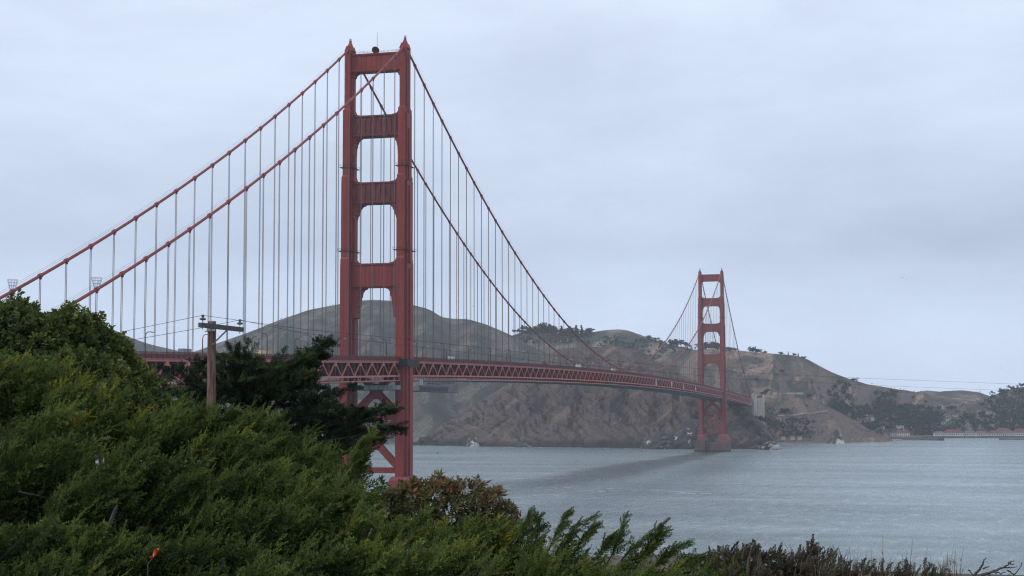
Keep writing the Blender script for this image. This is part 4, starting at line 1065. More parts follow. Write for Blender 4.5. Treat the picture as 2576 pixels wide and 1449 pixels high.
# buildings of the cove
def building(name, u0, u1, vtop, veave, vbase, d, wall, roof, label, nwin=5, hip=False, depth=11.0, floors=1, two=None, group='buildings round the cove'):
    c = at((u0 + u1) / 2, vbase, d)
    if vbase < 1085: c = on_hill('hill.003', (u0 + u1) / 2, vbase); d = float((c - CAM) @ FW)
    w = (u1 - u0) * d / FD; he = (vbase - veave) * d / FD; hr = (vbase - vtop) * d / FD
    r = tag(empty(name, loc=tuple(c)), label, 'building', group)
    r.rotation_euler = (0, 0, math.atan2(RT[1], RT[0]) + random.uniform(-.06, .06))
    m = MB(); m.box(-w / 2, w / 2, 0, depth, -4, he); m.build('wall', wall, r)
    if two is not None: MB().box(0.02, w / 2 + .02, -.03, depth, -.5, he - .02).build('end_wall', two, r)
    o = 0.7
    i = w * .22 if hip else 0
    m = MB(); m.add([(-w / 2 - o, -o, he), (w / 2 + o, -o, he), (w / 2 + o, depth + o, he), (-w / 2 - o, depth + o, he), (-w / 2 - o + i, depth / 2, hr), (w / 2 + o - i, depth / 2, hr)],
                    [(0, 1, 5, 4), (2, 3, 4, 5), (1, 2, 5), (3, 0, 4), (3, 2, 1, 0)])
    m.build('roof', roof, r)
    wm = None
    for fl in range(floors):
        for k in range(nwin):
            x = -w / 2 + (k + .5) * w / nwin; zz = he * (fl + .28) / floors; hh = he * .42 / floors; ww = min(w / nwin * .45, 2.2)
            q = MB(); q.box(-ww / 2, ww / 2, -.09, .05, 0, hh); g = q.build('window', M['glass_dark'], r) if wm is None else link(bpy.data.objects.new('window', wm), r)
            wm = g.data; g.location = (x, 0, zz)
    return r
W_, C_, T_, RR, RB = M['white'], M['cream'], M['tan_wall'], M['roof_red'], M['roof_brown']
B = [('barracks', 2253.5, 2288, 1081.5, 1088.5, 1098.5, 2930, W_, RR, 'two storey red roofed building with a yellow right half near the breakwater', 7, True, 12, 2, C_),
     ('house', 2240, 2252, 1088, 1090, 1099.5, 2928, W_, RB, 'white house left of the yellow building', 2, False, 9, 1, None),
     ('house', 2222, 2234.5, 1087, 1092, 1099, 2935, W_, RB, 'white steep roofed house second left of the yellow building', 2, False, 9, 1, None),
     ('house', 2239, 2274, 1066, 1071, 1076.5, 2985, W_, RR, 'wide white house with a pink red roof above the yellow building', 4, True, 11, 1, None),
     ('house', 2288, 2293, 1067.5, 1069, 1077, 2985, W_, RB, 'narrow white block in the trees right of the pink roofed house', 1, False, 8, 1, None),
     ('house', 2216, 2224, 1066, 1068.5, 1075, 2985, W_, RB, 'small white house in the trees left of the pink roofed house', 1, False, 8, 1, None),
     ('house', 2173, 2186, 1041, 1043, 1047, 3010, W_, RB, 'pale house highest in the wood above the needle rock', 3, False, 9, 1, None),
     ('house', 2180, 2197, 1047, 1049, 1054.5, 2995, W_, RB, 'pale house on posts just below the highest one', 3, False, 9, 1, None),
     ('house', 2224, 2232, 1053.5, 1055, 1060, 2990, W_, RB, 'tiny white house deep in the wood', 1, False, 8, 1, None),
     ('barracks', 2352, 2376, 1085, 1089.5, 1096.5, 2945, W_, RB, 'brown roofed white barracks at the left end of the row', 5, True, 12, 1, None),
     ('barracks', 2377, 2426, 1080, 1089, 1096.5, 2945, W_, RR, 'long white barracks with the broadest red roof', 9, True, 14, 1, None),
     ('barracks', 2427, 2455, 1083, 1089, 1096.5, 2950, W_, RB, 'white barracks with a dull roof right of the broadest red one', 6, True, 12, 1, None),
     ('barracks', 2456, 2489, 1085, 1090, 1097, 2945, W_, RB, 'plain white barracks in the middle of the row', 6, True, 12, 1, None),
     ('barracks', 2490, 2521, 1083, 1090, 1097, 2945, W_, RR, 'red roofed white barracks under the upper red roof', 7, True, 12, 1, None),
     ('barracks', 2508, 2546, 1077, 1085, 1091, 2990, W_, RR, 'upper red roofed barracks standing behind the row', 6, True, 13, 1, None),
     ('barracks', 2522, 2550, 1085, 1090, 1098, 2942, W_, RB, 'white barracks with a gabled porch near the right edge', 6, True, 12, 1, None),
     ('barracks', 2551, 2592, 1078, 1088, 1097, 2942, W_, RR, 'red roofed barracks cut by the right edge', 8, True, 13, 1, None),
     ('house', 2424, 2442, 1066, 1068, 1077, 3020, T_, RB, 'tan building in the trees above the dull roofed barracks', 3, False, 10, 1, None),
     ('house', 2464, 2476, 1070, 1073, 1080, 3010, T_, RB, 'small tan house in the trees above the middle barracks', 2, False, 10, 1, None),
     ('house', 2366, 2380, 1040, 1042, 1046, 3020, W_, RB, 'leftmost pale house of the hillside row', 2, False, 8, 1, None),
     ('house', 2382, 2394, 1043, 1045, 1049, 3020, W_, RB, 'pale house second in the hillside row', 2, False, 8, 1, None),
     ('house', 2380, 2391, 1052, 1054, 1059, 3010, W_, RB, 'pale house below the hillside row', 2, False, 8, 1, None),
     ('house', 2400, 2412, 1041, 1043, 1048, 3025, W_, RB, 'rightmost pale house of the hillside row', 2, False, 8, 1, None),
     ('house', 2369, 2378, 1060, 1062, 1067, 3000, W_, RB, 'tiny pale house above the left barracks', 1, False, 8, 1, None),
     ('house', 2425, 2438, 1056, 1058, 1063, 3030, T_, RB, 'tan house above the other tan building', 2, False, 9, 1, None)]
for b in B: building(*b[:11], hip=b[11], depth=b[12], floors=b[13], two=b[14])
for i, (u, lab) in enumerate(((1967, 'low white shed by the beach, nearest the headland'), (1990, 'low white shed second along the beach'), (2008, 'low white shed third along the beach'),
                              (2157, 'low white shed right of the needle rock'), (2172, 'white boat shed at the end of the tan slope'), (2198, 'pale shed by the root of the breakwater'))):
    building('shed', u, u + (9 if i < 3 else 6), 1096.6, 1097.6, 1100, 2440 if i < 3 else 2690, T_, RB, lab, 2, depth=6, group='sheds along the shore')
# parked coaches and cars on the vista shelf
for u, w, lab in ((1990, 20, 'long white coach parked on the shelf above the tan slope'), (2012, 18, 'second white coach on the shelf, right of the first'), (1950, 9, 'white van parked at the left end of the shelf'),
                  (1964, 7, 'white car parked left of the coaches'), (1976, 6, 'small white car parked beside the coach')):
    d = 2545; c = at(u, 992.5, d); wd = w * d / FD
    r = tag(empty('parked_vehicle', loc=tuple(c)), lab, 'vehicle', 'vehicles parked on the shelf'); r.rotation_euler = (0, 0, math.atan2(RT[1], RT[0]))
    MB().box(-wd / 2, wd / 2, -1.2, 1.2, .5, 3.0 if w > 8 else 1.6).build('body', M['white'], r)
    MB().box(-wd / 2 + .3, wd / 2 - .3, -1.26, 1.26, 1.6 if w > 8 else 1.1, 2.3 if w > 8 else 1.5).build('window', M['glass_dark'], r)
    q = MB()
    for x in (-wd * .33, wd * .33): q.tube([(x, -1.25, .45), (x, 1.25, .45)], .45, 8)
    q.build('wheel', M['black'], r)

def breakwater(u0, u1, d0, d1, w, h, label):
    a = at_z(u0, d0, 0); b = at_z(u1, d1, 0); n = 40
    m = MB(); t = np.linspace(0, 1, n); dv = (b - a) / np.linalg.norm(b - a); sd = np.array([-dv[1], dv[0], 0])
    vs_ = []
    for i, tt in enumerate(t):
        p = a + (b - a) * tt
        for o_, z in ((-w, -3), (-w * .55, h * rng.uniform(.75, 1.05)), (w * .55, h * rng.uniform(.8, 1.05)), (w, -3)):
            q = p + sd * o_ * rng.uniform(.9, 1.1); vs_.append((q[0], q[1], z))
    fs = [(4 * i + k, 4 * i + k + 1, 4 * i + k + 5, 4 * i + k + 4) for i in range(n - 1) for k in range(3)] + [(0, 1, 2, 3), (4 * n - 1, 4 * n - 2, 4 * n - 3, 4 * n - 4)]
    m.add(vs_, fs); return tag(m.build('breakwater', M['stone_dark']), label, 'breakwater')
breakwater(2240, 2368, 2760, 2650, 9, 4.2, 'dark rubble breakwater reaching right from below the yellow building')
breakwater(2514, 2640, 2700, 2690, 7, 2.6, 'dark low breakwater at the right edge')
breakwater(2290, 2640, 2895, 2890, 4, 2.8, 'dark sea wall in front of the barracks row')

# buoy, birds
def bird(u, v, d, span, label, flying=True, group=None):
    c = at(u, v, d)
    r = tag(empty('sea_bird', loc=tuple(c)), label, 'bird', group); r.rotation_euler = (0, 0, random.uniform(-.8, .8)); r.scale = (span, span, span)
    m = MB(); m.tube([(0, -.26, 0), (0, -.16, .01), (0, .02, .02), (0, .16, .02), (0, .24, .03), (0, .29, .02)], [.01, .06, .085, .06, .045, .01], 8); m.build('body', M['bird'], r)
    if flying:
        for s in (-1, 1):
            m = MB(); m.add([(s * .04, .10, .04), (s * .30, .12, .17), (s * .56, -.02, .10), (s * .28, -.02, .16), (s * .04, -.09, .03), (s * .04, .10, .02), (s * .30, .12, .155), (s * .28, -.02, .145), (s * .04, -.09, .01)],
                            [(0, 1, 3, 4), (1, 2, 3), (5, 8, 7, 6), (6, 7, 2)])
            m.build('wing', M['bird'], r)
bird(2270, 699, 700, 1.6, 'left gull of the pair flying over the strait'); bird(2281, 702, 700, 1.6, 'right gull of the pair flying over the strait')
bird(1553, 818, 1500, 2.4, 'distant gull above the smooth hilltop'); bird(1190, 771, 900, 1.3, 'tiny bird right of the broad hill'); bird(2517, 926, 900, 1.8, 'lone bird low in the right hand sky')
for u, v, lab in ((1171, 1204, 'left one of two dark birds floating beyond the red tinged bush'), (1193, 1203.5, 'right one of two dark birds floating beyond the red tinged bush')):
    bird(u, v, 51.4 * FD / (v - 1032), 1.9, lab, False)
d_ = 51.4 * FD / (1140 - 1032.0); c_ = at_z(1100, d_, 0)
r = tag(empty('buoy', loc=tuple(c_)), 'small dark buoy floating right of the near tower', 'buoy')
m = MB(); m.tube([(0, 0, -.6), (0, 0, .5), (0, 0, .8)], [1.2, 1.2, .7], 10); m.build('float', M['black'], r)
m = MB(); m.tube([(0, 0, .7), (0, 0, 2.4)], [.5, .25], 6); m.build('marker', M['black'], r)

# ================================================================ FOREGROUND
def unit(a): return a / (np.linalg.norm(a, axis=-1, keepdims=True) + 1e-9)
def leafq(base, d, nrm, ln, wd):
    """diamond leaf quads: base (n,3), direction, side vector"""
    s = unit(np.cross(d, nrm))
    return np.stack([base, base + d * ln * .45 + s * wd, base + d * ln, base + d * ln * .5 - s * wd], 1)

def leaft(base, d, nrm, ln, wd):
    """narrow one-sided leaflet triangles"""
    s = unit(np.cross(d, nrm))
    return np.stack([base, base + d * ln * .5 + s * wd, base + d * ln], 1)

def tmpl_feather(seed):
    g = np.random.default_rng(seed); Q = []
    for z in np.linspace(.06, 1.0, 12):
        p = np.array([.20 * z * z, 0, z]); ax = unit(np.array([.40 * z, 0, 1.0]))
        for s in (-1, 1):
            l = (.34 * (1 - .80 * z) + .05) * g.uniform(.7, 1.25)
            sd = unit(ax * 1.05 + np.array([g.normal(0, .38), s * 1.0, g.normal(0, .15)]))
            for t in np.linspace(.10, 1, 6):
                b = p + sd * l * t + np.array([0, 0, -.07 * l * t * t])
                for q in (-1, 1):
                    dd = unit(sd + q * .62 * unit(np.cross(sd, (g.normal(0, .5), g.normal(0, .5), 1.0))) + g.normal(0, .18, 3))
                    Q.append(leaft(b[None], dd[None], unit(g.normal(0, 1, (1, 3))), .095 * g.uniform(.7, 1.25), .038 * g.uniform(.8, 1.3))[0])
    for k in range(6):
        dd = unit(np.array([.5, 0, 1.0]) + g.normal(0, .3, 3)); Q.append(leaft(np.array([[.20, 0, 1.0]]), dd[None], unit(g.normal(0, 1, (1, 3))), .10, .036)[0])
    return np.array(Q)

def tmpl_round(seed):
    g = np.random.default_rng(seed); Q = []
    for k, z in enumerate(np.linspace(.15, 1.0, 15)):
        w = k * 2.4 + g.normal(0, .3); out = np.array([math.cos(w), math.sin(w), .75 * z + .15]); d = unit(out + g.normal(0, .2, 3))
        Q.append(leafq(np.array([[0, 0, z]]), d[None], unit(np.array([[0, 0, 1.0]]) + g.normal(0, .5, (1, 3))), .40 * g.uniform(.75, 1.2), .12)[0])
    return np.array(Q)

def tmpl_cypress(seed):
    g = np.random.default_rng(seed); Q = []
    for z in np.linspace(.06, 1.0, 10):
        p = np.array([.10 * math.sin(z * 3), 0, z])
        for s in (-1, 1):
            l = (.34 * (1 - .7 * z) + .06) * g.uniform(.7, 1.25); sd = unit(np.array([g.normal(.12, .22), s * .8, .9]))
            for t in np.linspace(.15, 1, 4):
                b = p + sd * l * t; dd = unit(sd + g.normal(0, .3, 3) + np.array([.15, 0, .25]))
                Q.append(leaft(b[None], dd[None], unit(g.normal(0, .5, (1, 3)) + np.array([[1.0, 0, 0]])), .17 * g.uniform(.7, 1.2), .062)[0])
        Q.append(leaft(p[None], unit(np.array([[.1, 0, 1.0]])), np.array([[1.0, .2, 0]]), .15, .055)[0])
    return np.array(Q)

def tmpl_broad(seed):
    """long oblong leaves round a shoot tip"""
    g = np.random.default_rng(seed); Q = []
    for k in range(9):
        w = k * 2.4 + g.normal(0, .3); d = unit(np.array([math.cos(w), math.sin(w), g.uniform(.1, 1.3)]))
        Q.append(leafq(np.array([[0, 0, .25 + .08 * k]]), d[None], unit(np.array([[0, 0, 1.0]]) + g.normal(0, .4, (1, 3))), .85 * g.uniform(.7, 1.15), .13)[0])
    return np.array(Q)
def tmpl_sprig(seed):
    g = np.random.default_rng(seed); Q = []
    for z in np.linspace(.05, 1.0, 12):
        p = np.array([.10 * z * z, 0, z])
        for s in (-1, 1):
            dd = unit(np.array([g.normal(0, .45), s * .85, 1.0]) + g.normal(0, .15, 3))
            Q.append(leaft(p[None], dd[None], unit(g.normal(0, 1, (1, 3))), (.26 - .12 * z) * g.uniform(.75, 1.25), .065 * g.uniform(.8, 1.2))[0])
    Q.append(leaft(np.array([[.1, 0, 1.0]]), unit(np.array([[.2, 0, 1.0]])), np.array([[0, 1.0, 0]]), .16, .05)[0])
    return np.array(Q)
TM = {'sprig': [tmpl_sprig(i) for i in range(5)], 'feather': [tmpl_feather(i) for i in range(5)], 'round': [tmpl_round(i) for i in range(5)], 'cypress': [tmpl_cypress(i) for i in range(5)], 'broad': [tmpl_broad(i) for i in range(5)]}

def frames(ax, lean=None):
    """rotation matrices taking +Z to ax, with a random or given side for +X"""
    z = unit(ax); n = len(z)
    r_ = rng.normal(size=(n, 3)) if lean is None else np.broadcast_to(np.array(lean, float), (n, 3)) + rng.normal(0, .5, (n, 3))
    y = unit(np.cross(z, r_)); x = np.cross(y, z)
    return np.stack([x, y, z], -1)

def instances(kind, P, A, S, tint, lean=None):
    """leaf quads of many sprays -> V, F, tint"""
    Rm = frames(A, lean); Vs, Ts = [], []
    which = rng.integers(0, 5, len(P))
    for i in range(5):
        k = which == i
        if not k.any(): continue
        T = TM[kind][i]
        v = np.einsum('nij,qcj->nqci', Rm[k], T) * S[k][:, None, None, None] + P[k][:, None, None, :]
        nc = T.shape[1]
        tt = np.repeat(tint[k], T.shape[0] * nc).reshape(-1, T.shape[0], nc) + np.repeat(rng.normal(0, .07, (k.sum(), T.shape[0], 1)), nc, 2)
        Vs.append(v.reshape(-1, 3)); Ts.append(tt.reshape(-1))
    V = np.concatenate(Vs); t = np.clip(np.concatenate(Ts), 0, 1)
    return V, np.arange(len(V)).reshape(-1, TM[kind][0].shape[1]), t

TOCAM = -np.array([FW[0], FW[1], 0.0]); TOCAM /= np.linalg.norm(TOCAM)
RH = np.array([RT[0], RT[1], 0.0]); RH /= np.linalg.norm(RH)
ZU = np.array([0, 0, 1.0])
def lobe_points(lobes, dens, inner=.25):
    """points and outward normals on the seen shells of lobes (u, v, ru, rv, depth)"""
    Ps, Ns, Hs = [], [], []
    for (u, v, ru, rv, d) in lobes:
        c = at(u, v, d); a, b = ru * d / FD, rv * d / FD; e = min(a, b) * 1.1
        n = int(dens * (a * b * PI) )
        dirs = unit(rng.normal(size=(n * 3, 3)))                      # x right, y towards the camera, z up
        dirs = dirs[(dirs[:, 1] > -.10) | (dirs[:, 2] > .55)][:n]
        rr = 1 - inner * rng.random(len(dirs)) ** 1.5
        rr *= 1 + .34 * (fbm(dirs[:, 0] * 2.3 + u, dirs[:, 2] * 2.3 + dirs[:, 1], 3, 3) - .5) * 2
        loc = dirs * np.array([a, e, b]) * rr[:, None]
        Ps.append(c + loc[:, :1] * RH + loc[:, 1:2] * TOCAM + loc[:, 2:] * ZU)
        nl = unit(dirs / np.array([a, e, b])); Ns.append(nl[:, :1] * RH + nl[:, 1:2] * TOCAM + nl[:, 2:] * ZU); Hs.append(dirs[:, 2])
    return np.concatenate(Ps), np.concatenate(Ns), np.concatenate(Hs)

def stems(lobes, mat, parent, r=.012, per=4):
    m = MB()
    for (u, v, ru, rv, d) in lobes:
        c = at(u, v, d); a, b = ru * d / FD, rv * d / FD
        gz = float(ground_z(c[0], c[1])) - .05
        for k in range(per):
            q = c + RH * rng.uniform(-.7, .7) * a + ZU * rng.uniform(-.2, .75) * b + TOCAM * rng.uniform(-.3, .6) * min(a, b)
            foot = np.array([c[0] + rng.normal(0, .2), c[1] + rng.normal(0, .2), gz]); mid = foot * .45 + q * .55 + rng.normal(0, .06, 3)
            m.tube([foot, mid, q], [r * 2.2, r * 1.4, r * .4], 5)
    return m.build('stem', mat, parent)

def shrub(name, lobes, kind, mat, dens, size, label, cat='shrub', wind=.5, up=.55, tint=(.1, .75), group=None, outw=.55, hb=.25, patch=1.0, stem=True, hollow=True):
    c = at(lobes[0][0], lobes[0][1], lobes[0][4]); gz = float(ground_z(c[0], c[1]))
    r = tag(empty(name, loc=(c[0], c[1], gz)), label, cat, group)
    if kind == 'feather': lobes = [(a_ - 8, b_, c_ * .78, d_ * .70, e_) for a_, b_, c_, d_, e_ in lobes]
    P, N, Hh = lobe_points(lobes, dens)
    A = unit(outw * N + up * ZU + wind * RH + rng.normal(0, .22, N.shape))
    S = size * np.clip(np.exp(rng.normal(-.04, .34, len(P))), .45, 1.8)
    if kind == 'feather' and cat == 'shrub' and hollow:                          # hollows between the boughs
        gp_ = fbm(P @ RH / .42 + P[:, 2] / .9, P[:, 2] / .42 + P @ TOCAM / .7, 57, 3) > .40
        P, N, Hh, A, S = P[gp_], N[gp_], Hh[gp_], A[gp_], S[gp_]
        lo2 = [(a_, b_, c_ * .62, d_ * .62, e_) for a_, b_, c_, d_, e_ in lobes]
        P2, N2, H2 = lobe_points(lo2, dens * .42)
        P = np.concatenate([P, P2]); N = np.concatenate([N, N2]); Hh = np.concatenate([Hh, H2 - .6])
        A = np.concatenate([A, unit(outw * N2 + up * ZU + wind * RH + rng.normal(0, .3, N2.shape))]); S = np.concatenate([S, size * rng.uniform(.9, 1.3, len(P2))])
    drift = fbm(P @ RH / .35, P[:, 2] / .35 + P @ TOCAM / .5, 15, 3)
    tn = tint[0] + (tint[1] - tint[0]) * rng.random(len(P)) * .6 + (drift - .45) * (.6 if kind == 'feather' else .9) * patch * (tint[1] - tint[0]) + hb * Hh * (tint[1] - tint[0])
    tn += (rng.random(len(P)) < .03) * .3
    if kind == 'feather' and mat is M['feather']:                     # long wind-combed boughs set with sprigs, over a thinner fill of sprays
        k = rng.permutation(len(P)); nb_ = int(len(P) * .24); bi, fi = k[:nb_], k[nb_:nb_ + int(len(P) * .46)]
        D = unit(.40 * N[bi] + .95 * ZU + (.25 + .55 * wind) * RH + rng.normal(0, .20, (nb_, 3))); LB = size * rng.uniform(1.2, 2.3, nb_)
        B0 = P[bi] - D * LB[:, None] * .55; bt = np.clip(tn[bi] + rng.normal(0, .16, nb_) * (tint[1] - tint[0]), 0, 1.1)
        bp, ba, bs, btn = [], [], [], []
        for q in np.linspace(.08, 1, 10):
            pos = B0 + D * (LB * q)[:, None] + (RH * .14 - ZU * .09) * (LB * q * q)[:, None]; tg = unit(D + (RH * .28 - ZU * .18) * q)
            for side in range(2 if q < .97 else 1):
                bp.append(pos); ba.append(tg + rng.normal(0, .36 if q < .97 else .1, tg.shape)); bs.append(size * (.62 - .30 * q) * rng.uniform(.75, 1.25, nb_)); btn.append(bt + .01 + .26 * (q - .5))
        V1, F1, t1 = instances('sprig', np.concatenate(bp), np.concatenate(ba), np.concatenate(bs), np.clip(np.concatenate(btn), 0, 1))
        V, F, t = instances(kind, (P - A * S[:, None] * .55)[fi], A[fi], S[fi], np.clip(tn[fi] - .08, 0, 1), RH)
        F = np.concatenate([F, F1 + len(V)]); V = np.concatenate([V, V1]); t = np.concatenate([t, t1])
    else:
        V, F, t = instances(kind, P - A * S[:, None] * .35, A, S, np.clip(tn, 0, 1), RH if kind == 'feather' else None)
    o = np_mesh('foliage', V - np.array(r.location), F, mat, r, {'tint': t})
    if kind == 'feather' and cat == 'shrub' and mat is M['feather']:
        tw_ = MB()
        for i in rng.choice(len(P), 26):
            q = P[i] + A[i] * S[i] * .8; b0 = P[i] - A[i] * .55 + rng.normal(0, .08, 3); tw_.tube([b0, (b0 + q) / 2 + rng.normal(0, .03, 3), q], [.006, .004, .0015], 4)
        o = tw_.build('bare_twig', M['dead_wood'], r); o.location = -r.location; tag(o, kind='stuff')
    if stem:
        s = stems(lobes, M['bark'], r); s.location = -r.location
    return r

# the big round leaved shrub on the left
shrub('round_leaved_shrub', [(-70, 880, 110, 130, 25), (30, 865, 95, 100, 25), (105, 900, 80, 118, 24.6), (175, 905, 75, 118, 25), (235, 905, 62, 95, 25), (285, 945, 52, 98, 25.2), (318, 985, 48, 92, 25.3), (365, 1030, 55, 85, 25.2), (200, 990, 130, 100, 24.2), (60, 1000, 130, 110, 24), (300, 1060, 110, 80, 24.4), (400, 1075, 50, 60, 25)],
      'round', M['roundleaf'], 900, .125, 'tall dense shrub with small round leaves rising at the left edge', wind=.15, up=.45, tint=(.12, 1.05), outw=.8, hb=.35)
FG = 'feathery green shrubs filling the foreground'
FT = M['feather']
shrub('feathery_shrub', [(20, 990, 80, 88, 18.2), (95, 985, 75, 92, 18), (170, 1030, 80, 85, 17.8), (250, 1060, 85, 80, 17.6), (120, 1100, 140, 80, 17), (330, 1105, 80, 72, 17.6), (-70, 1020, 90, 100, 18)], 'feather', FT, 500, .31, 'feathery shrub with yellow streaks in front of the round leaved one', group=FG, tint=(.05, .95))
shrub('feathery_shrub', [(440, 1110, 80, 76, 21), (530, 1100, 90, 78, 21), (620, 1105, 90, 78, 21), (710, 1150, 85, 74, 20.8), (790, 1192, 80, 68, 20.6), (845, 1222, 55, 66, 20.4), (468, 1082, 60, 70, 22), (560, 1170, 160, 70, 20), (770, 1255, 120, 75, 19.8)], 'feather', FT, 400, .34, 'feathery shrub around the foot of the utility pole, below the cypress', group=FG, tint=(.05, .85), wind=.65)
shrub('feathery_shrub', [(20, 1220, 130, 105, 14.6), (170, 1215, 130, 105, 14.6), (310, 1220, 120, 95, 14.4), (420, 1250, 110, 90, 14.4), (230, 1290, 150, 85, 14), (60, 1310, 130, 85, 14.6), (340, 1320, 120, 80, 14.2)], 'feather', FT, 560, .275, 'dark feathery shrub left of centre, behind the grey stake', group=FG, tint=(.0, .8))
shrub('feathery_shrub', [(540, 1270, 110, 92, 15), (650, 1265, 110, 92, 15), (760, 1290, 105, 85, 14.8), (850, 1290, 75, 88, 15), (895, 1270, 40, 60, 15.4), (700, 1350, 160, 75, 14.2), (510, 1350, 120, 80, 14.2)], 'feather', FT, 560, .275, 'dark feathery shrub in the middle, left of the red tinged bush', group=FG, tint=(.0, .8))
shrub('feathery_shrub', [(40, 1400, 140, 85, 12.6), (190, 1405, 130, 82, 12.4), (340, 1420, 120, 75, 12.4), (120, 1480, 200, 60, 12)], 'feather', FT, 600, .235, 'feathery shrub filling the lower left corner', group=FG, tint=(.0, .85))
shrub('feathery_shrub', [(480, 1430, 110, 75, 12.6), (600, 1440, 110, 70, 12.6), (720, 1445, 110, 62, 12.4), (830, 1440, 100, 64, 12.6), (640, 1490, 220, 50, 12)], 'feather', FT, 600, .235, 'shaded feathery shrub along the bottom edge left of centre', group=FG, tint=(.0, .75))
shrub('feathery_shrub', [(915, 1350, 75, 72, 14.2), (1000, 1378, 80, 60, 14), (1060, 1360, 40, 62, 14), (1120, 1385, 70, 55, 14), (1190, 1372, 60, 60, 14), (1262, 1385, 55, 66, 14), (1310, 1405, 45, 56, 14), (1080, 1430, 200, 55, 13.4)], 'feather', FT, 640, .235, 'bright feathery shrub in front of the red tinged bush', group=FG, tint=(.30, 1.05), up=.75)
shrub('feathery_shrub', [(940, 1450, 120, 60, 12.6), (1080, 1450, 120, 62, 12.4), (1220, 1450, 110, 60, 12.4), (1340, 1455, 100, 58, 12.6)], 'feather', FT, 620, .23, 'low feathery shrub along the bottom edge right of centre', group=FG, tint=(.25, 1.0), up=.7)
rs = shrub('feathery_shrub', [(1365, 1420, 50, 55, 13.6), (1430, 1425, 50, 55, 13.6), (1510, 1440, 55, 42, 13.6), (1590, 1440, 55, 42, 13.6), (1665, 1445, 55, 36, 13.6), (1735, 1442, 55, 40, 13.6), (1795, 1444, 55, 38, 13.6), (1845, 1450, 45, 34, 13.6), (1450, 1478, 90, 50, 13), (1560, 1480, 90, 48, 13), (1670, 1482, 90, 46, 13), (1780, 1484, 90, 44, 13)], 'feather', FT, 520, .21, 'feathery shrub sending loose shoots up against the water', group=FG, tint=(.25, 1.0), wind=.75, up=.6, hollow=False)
# long windswept shoots standing clear of it
sh = [((1330, 1400), (1352, 1340), (1345, 1296)), ((1395, 1400), (1430, 1345), (1492, 1302)), ((1380, 1385), (1405, 1330), (1426, 1292)), ((1440, 1400), (1470, 1350), (1496, 1322)), ((1525, 1420), (1552, 1368), (1570, 1306)),
      ((1560, 1415), (1600, 1370), (1668, 1320)), ((1590, 1420), (1630, 1380), (1672, 1340)), ((1640, 1430), (1680, 1395), (1724, 1366)), ((1500, 1410), (1520, 1370), (1545, 1350)), ((1700, 1440), (1735, 1415), (1780, 1398)),
      ((1290, 1370), (1318, 1330), (1330, 1300)), ((1615, 1425), (1640, 1365), (1655, 1338)), ((895, 1250), (905, 1180), (932, 1088)), ((870, 1220), (885, 1160), (908, 1112))]
Ps, As, Ss, Ts_ = [], [], [], []; sms = []
for j, (a, b, c) in enumerate(sh):
    d = 13.6 if j < 12 else 17.5
    p = np.array([at(*a, d), at(*b, d), at(*c, d)]); tt = np.linspace(0, 1, 14)[:, None]
    cv = (1 - tt) ** 2 * p[0] + 2 * tt * (1 - tt) * (2 * p[1] - .5 * p[0] - .5 * p[2]) + tt ** 2 * p[2]
    sms.append(MB().tube(cv, np.linspace(.007, .002, 14), 4))
    dv = unit(np.gradient(cv, axis=0))
    for i in range(2, 14):
        for k in range(2):
            Ps.append(cv[i]); As.append(dv[i] * 1.0 + rng.normal(0, .42, 3) + RH * .15); Ss.append((.125 if j < 12 else .22) * (1.2 - .6 * i / 13)); Ts_.append(rng.uniform(.25, .8))
V, F, t = instances('feather', np.array(Ps), np.array(As), np.array(Ss), np.array(Ts_), RH)
o = np_mesh('shoot_foliage', V - np.array(rs.location), F, FT, rs, {'tint': t})
for q in sms: o = q.build('shoot_stem', M['bark'], rs); o.location = -rs.location

# red tinged bush with oblong leaves
rl = [(985, 1292, 45, 60, 15.8), (1040, 1284, 55, 72, 15.8), (1105, 1278, 62, 72, 15.8), (1170, 1286, 62, 70, 15.8), (1228, 1305, 52, 66, 15.8), (1272, 1335, 36, 62, 15.8)]
rb = shrub('red_tinged_bush', rl, 'broad', M['redleaf'], 1300, .064, 'low domed bush with red and olive oblong leaves below the near tower', cat='bush', wind=.05, up=.35, tint=(.0, .55), outw=.9, hb=.40)
lf = []
for i in range(4):
    m = MB(); wv = .008 + .002 * i; lnn = .040 + .006 * i
    m.add([(0, 0, 0), (wv, lnn * .3, .004), (wv * .8, lnn * .7, .002), (0, lnn, -.004), (-wv * .8, lnn * .7, .002), (-wv, lnn * .3, .004), (0, lnn * .5, -.003)],
          [(0, 1, 6), (1, 2, 6), (2, 3, 6), (3, 4, 6), (4, 5, 6), (5, 0, 6)])
    for tnt in (.15, .45, .7, .95):
        me = bpy.data.meshes.new('leaf'); me.from_pydata(m.v, [], m.f); me.update()
        at_ = me.attributes.new('tint', 'FLOAT', 'POINT'); at_.data.foreach_set('value', [tnt] * len(m.v)); me.materials.append(M['redleaf']); lf.append((tnt, me))
P, N, Hh = lobe_points(rl, 300, .02)
vis = np.where((N @ TOCAM > -.1))[0]; rng.shuffle(vis)
for i in vis[:290]:
    want = np.clip(.22 + .5 * Hh[i] + rng.normal(0, .2), 0, 1)
    me = min((q for q in random.sample(lf, 8)), key=lambda q: abs(q[0] - want))[1]
    o = link(bpy.data.objects.new('leaf', me), rb)
    dr = unit(N[i] * .7 + rng.normal(0, .6, 3) + ZU * .2); o.rotation_euler = Vector(dr).to_track_quat('Y', 'Z').to_euler()
    o.location = Vector(P[i] + N[i] * .03) - rb.location; o.scale = (1.2, 1.2, 1.2)

